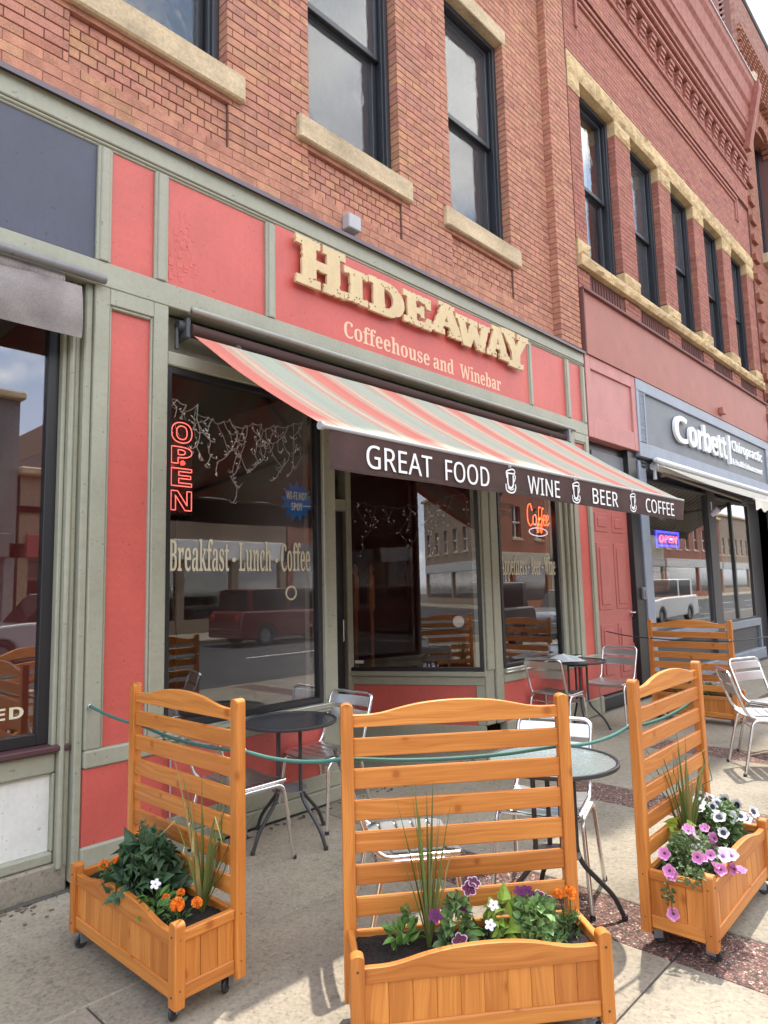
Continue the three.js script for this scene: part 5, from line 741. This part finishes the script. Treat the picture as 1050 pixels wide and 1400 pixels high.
  { const R = rng(32); plant('sweet_potato_vine', 'lime yellow leaves between the pink petunias and the spiky grass', 'plant', inPlanter(2, -.14, -.05), bush(R, { n: 30, r: .06, h: .15, L: .06, w: .045, c: [.36, .44, .05], bend: .5, prof: [0, 1, .75, .4, 0], up: .5 })); }
  spike(2, -.02, -.075, 24, .52, 'tall spiky grass in the middle of the petunia planter', 33, .7);
  { const R = rng(34); const c0 = inPlanter(2, .19, -.01); const f = bush(R, { n: 520, r: .16, h: .17, L: .036, w: .02, c: [.12, .20, .06], up: .6, flat: .7 }); const fl = []; for (const [x, y, z] of [[-.14, .17, -.03], [-.09, .19, -.05], [-.03, .20, -.06], [.05, .18, -.04], [-.09, .14, .04], [-.02, .13, .07], [.05, .12, .09], [.10, .10, .10], [.13, .155, .0], [.18, .13, .04], [-.14, .09, .07], [.02, .17, .0], [.22, .10, .10], [-.05, .17, .0]]) { f.push(stemTo([x * .6, y * .5, z * .6], [x, y, z], .002, STEM)); fl.push(bloom(petuniaWhite(R, rr(.026, .036, R)), [x, y, z], toCam(c0, rr(-1.3, 1.3, R), rr(.1, 1.2, R), rr(-1, 1, R)), R)); } plant('petunia', 'white petunias with near black eyes in the pink petunia planter', 'flower', c0, f, fl); }
  /* far planter */
  { const R = rng(41); const c0 = inPlanter(3, .0, .0); const f = bush(R, { n: 200, r: .30, h: .13, L: .04, w: .02, c: GREEN, up: .6, flat: .3 }).map(g => g.rotateY(Math.PI / 2)); const fl = []; for (let k = 0; k < 16; k++) { const [x, z] = D(3, rr(-.33, .33, R), rr(-.06, .06, R)); const y = .1 + R() * .08; fl.push(bloom(k % 3 === 0 ? petuniaWhite(R, .028) : k % 3 === 1 ? petuniaPink(R, .026) : pansyPlain(R, .024), [x, y, z], new THREE.Vector3(-.6, .8, .3), R)); } { const [x, z] = D(3, -.05, 0); fl.push(bloom(pompom(.028, [.8, .42, .02], R), [x, .27, z], UP, R)); f.push(stemTo([x, 0, z], [x, .27, z], .003, STEM)); } plant('mixed_flowers', 'mixed small flowers in the planter seen from behind its trellis', 'flower', c0, f, fl); }
}
/* ------------------------------------------------------------------ bistro chairs and tables */
function makeChair(label) {
  const o = thing('bistro_chair', label, 'chair'); const r = .0115;
  for (const s of [-1, 1]) M('leg_frame', tube([[s * .235, 0, .215], [s * .205, .415, .165], [s * .205, .418, -.13], [s * .228, 0, -.225]], r, 10, { cr: .05 }), mat.alu, o);
  M('stretcher', tube([[-.205, .36, -.135], [.205, .36, -.135]], .007, 6), mat.alu, o); M('stretcher', tube([[-.205, .395, .14], [.205, .395, .14]], .007, 6), mat.alu, o);
  M('back_frame', tube([[-.19, .432, .19], [-.19, .432, -.12], [-.19, .475, -.175], [-.197, .79, -.285], [.197, .79, -.285], [.19, .475, -.175], [.19, .432, -.12], [.19, .432, .19]], r, 10, { cr: .055 }), mat.alu, o);
  const slat = (fn, nz) => { const up = grid((u, v) => fn(u, v, .0025), 8, nz, (u, v) => [u, v]), dn = grid((u, v) => fn(u, v, -.0025), 8, nz, (u, v) => [u, v]); dn.index.array.reverse(); dn.computeVertexNormals(); const n = 8, e = []; return mg([up, dn]); };
  for (let i = 0; i < 5; i++) { const z0 = .205 - i * .076, z1 = z0 - .066; M('seat_slat', slat((u, v, t) => { const x = -.188 + u * .376, z = z0 + (z1 - z0) * v; const zz = (z + .1) / .3; return [x, .447 + t - .014 * Math.cos((u - .5) * Math.PI) + (z > .16 ? -(z - .16) * .25 : 0) + .0025 * Math.abs(Math.sin(v * Math.PI * 4)), z]; }, 8), mat.aluSlat, o); }
  for (const [a, b] of [[.60, .675], [.70, .765]]) M('back_slat', slat((u, v, t) => { const x = -.186 + u * .372, y = a + (b - a) * v; return [x, y, -.175 - (y - .475) / .315 * .11 + t - .012 * Math.cos((u - .5) * Math.PI) + .002 * Math.abs(Math.sin(v * Math.PI * 4))]; }, 8), mat.aluSlat, o);
  M('foot_cap', mg([[.236, .217], [-.236, .217], [.229, -.227], [-.229, -.227]].map(([x, z]) => cyl(.0135, .0135, .02, x, .010, z, 10))), mat.blackSatin, o);
  return o;
}
{
  const spec = [
    [2.33, .33, 1, .0, 'aluminium slatted chair between the dahlia planter trellis and the dark round table'],
    [3.12, .18, -1, .06, 'aluminium slatted chair on the entry door side of the dark round table'],
    [3.118, 1.875, -.95, .31, 'aluminium slatted chair behind the pebbled glass table, facing the pansy planter trellis'],
    [2.27, 1.68, .8, .6, 'aluminium slatted chair with seat behind the slats of the pansy planter trellis'],
    [6.20, .2, 1, -.06, 'aluminium slatted chair in front of the right cafe window, turned to the red panelled door'],
    [7.22, .30, -1, .04, 'aluminium slatted chair with its back to the red panelled door'],
    [6.14, 2.085, .52, .85, 'aluminium slatted chair on sunlit pavement with its back towards the petunia planter'],
    [6.78, 2.02, -.35, .93, 'aluminium slatted chair just in front of the chiropractic planter trellis'],
  ];
  const g = 'aluminium bistro chairs'; const c0 = makeChair(spec[0][4]); c0.userData.group = g; c0.position.set(spec[0][0], 0, spec[0][1]); c0.rotation.y = Math.atan2(spec[0][2], spec[0][3]);
  for (const [x, z, fx, fz, l] of spec.slice(1)) copyOf(c0, [x, 0, z], Math.atan2(fx, fz), l, g);
}
function makeTable(pos, turn, top, label) {
  const o = thing('bistro_table', label, 'table', pos, turn, 'round bistro tables'); const r = .295;
  const q = r - .008; const tg = mg([grid((u, v) => { const a = -u * Math.PI * 2, d = q * (.01 + .99 * v), x = Math.cos(a) * d, z = Math.sin(a) * d; const [c1] = cells((x + .5), (z + .5), 84, 9); return [x, .7075 + .0022 * Math.max(0, 1 - c1 * 1.3), z]; }, 220, 60, (u, v) => [u, v]), grid((u, v) => { const a = u * Math.PI * 2, d = q * v; return [Math.cos(a) * d, .702, Math.sin(a) * d]; }, 40, 1, (u, v) => [u, v])]); M('table_top', tg, top, o);
  const prof = [[r - .014, .698], [r, .696], [r + .004, .70], [r + .004, .712], [r, .716], [r - .012, .7135], [r - .014, .698]].map(q => new THREE.Vector2(...q)); M('rim', new THREE.LatheGeometry(prof, 48), mat.tabletube, o);
  for (let k = 0; k < 4; k++) { const a = k * Math.PI / 2 + .5; const c = Math.cos(a), s = Math.sin(a); M('leg', mg([tube([[c * .095, .69, s * .095], [c * .095, .27, s * .095], [c * .26, .10, s * .26], [c * .30, 0.004, s * .30]], .0115, 9, { cr: .07 }), cyl(.014, .014, .02, c * .30, .010, s * .30, 10)]), mat.tabletube, o); }
  M('spider_bracket', mg([cyl(.11, .11, .006, 0, .30, 0, 20), cb(-.26, .26, .688, .696, -.012, .012, .002), cb(-.012, .012, .687, .695, -.26, .26, .002), cyl(.11, .11, .008, 0, .66, 0, 20)]), mat.steel, o); return o;
}
makeTable([2.72, 0, .31], .6, mat.tableDark, 'round bistro table with dark pebbled top below the left cafe window');
makeTable([2.86, 0, 2.07], -.25, mat.tableGlass, 'round bistro table with pale pebbled glass top behind the pansy planter');
makeTable([6.62, 0, .22], 1.2, mat.tableDark, 'round bistro table with crumpled paper below the right cafe window');
makeTable([6.53, 0, 2.50], .2, mat.tableDark, 'round bistro table on sunlit pavement towards the kerb');
{ const g = grid((u, v) => { const n = fbm(u, v, 5, 4, 3, 77); return [(u - .5) * .34, .02 + n * .07 * Math.sin(u * Math.PI) * (.4 + Math.sin(v * Math.PI)), (v - .5) * .24 + .05 * Math.sin(u * 9)]; }, 18, 14, (u, v) => [u, v]); const m = M('crumpled_paper', g, std({ color: lin(.6, .66, .68), roughness: .8, side: THREE.DoubleSide })); m.position.set(6.5, .705, .16); m.rotation.y = .8; tag(m, 'crumpled pale paper wrapper lying on the table below the right cafe window', 'paper'); }
/* ------------------------------------------------------------------ ropes */
{
  const pt = (i, sx, off = .034) => { const q = inPlanter(i, sx * PW, -PD + off, .885); return q; };
  const sagTo = (a, b, s) => [.25, .5, .75].map(t => [a[0] + (b[0] - a[0]) * t, a[1] + (b[1] - a[1]) * t - s * 4 * t * (1 - t), a[2] + (b[2] - a[2]) * t]);
  const back = -.034; const path = [[1.6, .922, .012], [1.555, .885, .68]]; const P = [[1.60, .922, .02], inPlanter(0, -PW, -PD + back, .885), inPlanter(0, PW, -PD + back, .883), inPlanter(1, -PW, -PD + back, .885), inPlanter(1, PW, -PD + back, .888), inPlanter(2, -PW, -PD + back, .885), inPlanter(2, PW, -PD + back, .88)];
  const all = []; for (let i = 0; i < P.length; i++) { all.push(P[i]); if (i + 1 < P.length) all.push(...sagTo(P[i], P[i + 1], i === 0 ? .01 : .022)); }
  const o = thing('rope', 'teal green rope strung from the coral pilaster through the three nearest planters', 'rope'); M('cord', tube(all, .0075, 8, { smooth: true, n: 160 }), mat.rope, o); M('wall_hook', mg([cyl(.014, .014, .012, 1.6, .922, .006, 12, Math.PI / 2), new THREE.TorusGeometry(.012, .003, 6, 14).translate(1.6, .922, .018)]), mat.alu, o);
  const Q = [[7.86, .93, -.03], inPlanter(3, PW, -PD + back, .885), inPlanter(3, -PW, -PD + back, .88), [11.5, .90, 2.2]]; const al = []; for (let i = 0; i < Q.length; i++) { al.push(Q[i]); if (i + 1 < Q.length) al.push(...sagTo(Q[i], Q[i + 1], .012)); }
  const p2 = thing('rope', 'thin dark rope from the red door jamb past the chiropractic planter trellis', 'rope'); M('cord', tube(al, .0065, 8, { smooth: true, n: 90 }), std({ color: lin(.03, .05, .05), roughness: .7 }), p2);
  const ps = thing('rope_post', 'slim dark post on the pavement holding the far rope end', 'post', [11.5, 0, 2.2]); M('pole', mg([cyl(.02, .025, 1.0, 0, .5, 0, 12)]), mat.blackSatin, ps); M('base', new THREE.LatheGeometry([[0, .03], [.1, .02], [.14, 0]].map(q => new THREE.Vector2(...q)), 20), mat.blackSatin, ps);
}
{ /* litter blown against the foot of the shopfront */
  const R = rng(66), l = []; for (let i = 0; i < 170; i++) { const w = R(); const x = w < .5 ? .7 + R() * .85 : 1.6 + R() * 3.5, z = w < .5 ? -.02 + R() * R() * .3 : .03 + R() * R() * .12; const s = .004 + R() * .012; const g = new THREE.BoxGeometry(s * 1.6, .002 + R() * .004, s); g.rotateY(R() * 6); g.rotateX((R() - .5) * .6); g.translate(x, .004, z); const k = .5 + R(); l.push(tint(g.toNonIndexed(), [.13 * k, .10 * k, .075 * k])); }
  const m = stuff(M('leaf_litter', mg(l), std({ vertexColors: true, roughness: 1 }))); m.userData.label = 'brown crumbs of leaf litter along the foot of the shopfront'; m.userData.category = 'litter';
}
/* ------------------------------------------------------------------ parked cars, mirrored in the shop windows */
function makeCar(color, label, pos, turn, suv) {
  const o = thing('parked_car', label, 'car', pos, turn, 'cars parked along the street'); const L = suv ? 4.7 : 4.3, h = suv ? .95 : .82, H = suv ? 1.72 : 1.45, w = 1.78; const cm = phy({ color: lin(...color), roughness: .3, clearcoat: 1, clearcoatRoughness: .05, metalness: .2 });
  const wr = .36, wx = [-L * .31, L * .31]; const s = new THREE.Shape(); s.moveTo(-L / 2, .32); for (const x of wx) { s.lineTo(x - wr - .04, .26); s.absarc(x, .33, wr + .04, Math.PI, 0, true); } s.lineTo(L / 2 - .05, .30); s.lineTo(L / 2, .55); s.quadraticCurveTo(L / 2 - .02, .78, L / 2 - .25, h - .06); s.lineTo(L * .2, h + .03); s.lineTo(-L / 2 + .12, h + .06); s.quadraticCurveTo(-L / 2, h, -L / 2, .6); s.closePath();
  const bg = new THREE.ExtrudeGeometry(s, { depth: w - .16, bevelEnabled: true, bevelThickness: .08, bevelSize: .06, bevelSegments: 3, curveSegments: 8 }); bg.translate(0, 0, -(w - .16) / 2); M('body', bg, cm, o);
  const cab = new THREE.Shape(); cab.moveTo(L * .22, h); cab.lineTo(L * .10, H - .1); cab.quadraticCurveTo(L * .08, H - .06, L * .03, H - .04); cab.lineTo(-L * (suv ? .40 : .30), H - .05); cab.lineTo(-L * (suv ? .47 : .42), h); cab.closePath();
  const cg = new THREE.ExtrudeGeometry(cab, { depth: w - .4, bevelEnabled: true, bevelThickness: .08, bevelSize: .02, bevelSegments: 2 }); cg.translate(0, 0, -(w - .4) / 2); M('window_glass', cg, std({ color: lin(.012, .014, .016), roughness: .06 }), o);
  M('roof', cb(-L * (suv ? .42 : .31), L * .08, H - .05, H + .01, -w / 2 + .16, w / 2 - .16, .03), cm, o);
  for (const z of [-1, 1]) for (const [x0, x1] of [[-L * .13, -L * .10], [-L * (suv ? .44 : .36), -L * (suv ? .40 : .30)]]) M('pillar', cb(x0, x1, h, H - .02, z * (w / 2 - .13) - .015, z * (w / 2 - .13) + .02, .01), cm, o);
  for (const x of wx) for (const z of [-1, 1]) { const t = new THREE.TorusGeometry(wr - .1, .1, 10, 26); const wv = M('wheel', t, mat.blackSatin, o); wv.position.set(x, wr - .02, z * (w / 2 - .12)); M('rim', mg([cyl(wr - .14, wr - .14, .1, 0, 0, 0, 20, Math.PI / 2)]), mat.steel, wv); }
  for (const z of [-1, 1]) { M('headlight', cb(L / 2 - .12, L / 2 + .03, .62, .76, z * .6 - .18, z * .6 + .18, .03), std({ color: lin(.7, .7, .7), roughness: .1 }), o); M('tail_light', cb(-L / 2 - .05, -L / 2 + .1, .7, .95, z * .66 - .12, z * .66 + .12, .03), std({ color: lin(.45, .02, .02), roughness: .2 }), o); }
  M('bumper', mg([cb(L / 2 - .05, L / 2 + .07, .34, .52, -.8, .8, .04), cb(-L / 2 - .09, -L / 2 + .05, .36, .56, -.8, .8, .04)]), cm, o); return o;
}
makeCar([.14, .012, .018], 'maroon parked car across the street mirrored in the left cafe window', [14.0, -.14, 13.9], 0.0, true);
makeCar([.45, .46, .48], 'silver parked car across the street in front of the low tan building', [6.8, -.14, 14.1], Math.PI, true);
makeCar([.03, .035, .05], 'dark blue parked car across the street', [21.5, -.14, 14.0], 0, false);
makeCar([.75, .75, .74], 'white tall parked car along the near kerb', [27.5, -.14, 7.0], Math.PI, true);
makeCar([.40, .41, .43], 'silver low parked car along the near kerb', [20.4, -.14, 7.0], Math.PI, false);
makeCar([.025, .025, .028], 'black tall parked car along the near kerb', [14.2, -.14, 7.0], Math.PI, true);
const renderer = new THREE.WebGLRenderer({ antialias: true });
renderer.toneMapping = THREE.LinearToneMapping; renderer.toneMappingExposure = EXPOSURE;
renderer.shadowMap.enabled = true; renderer.setSize(768, 1024);
renderer.render(scene, camera);
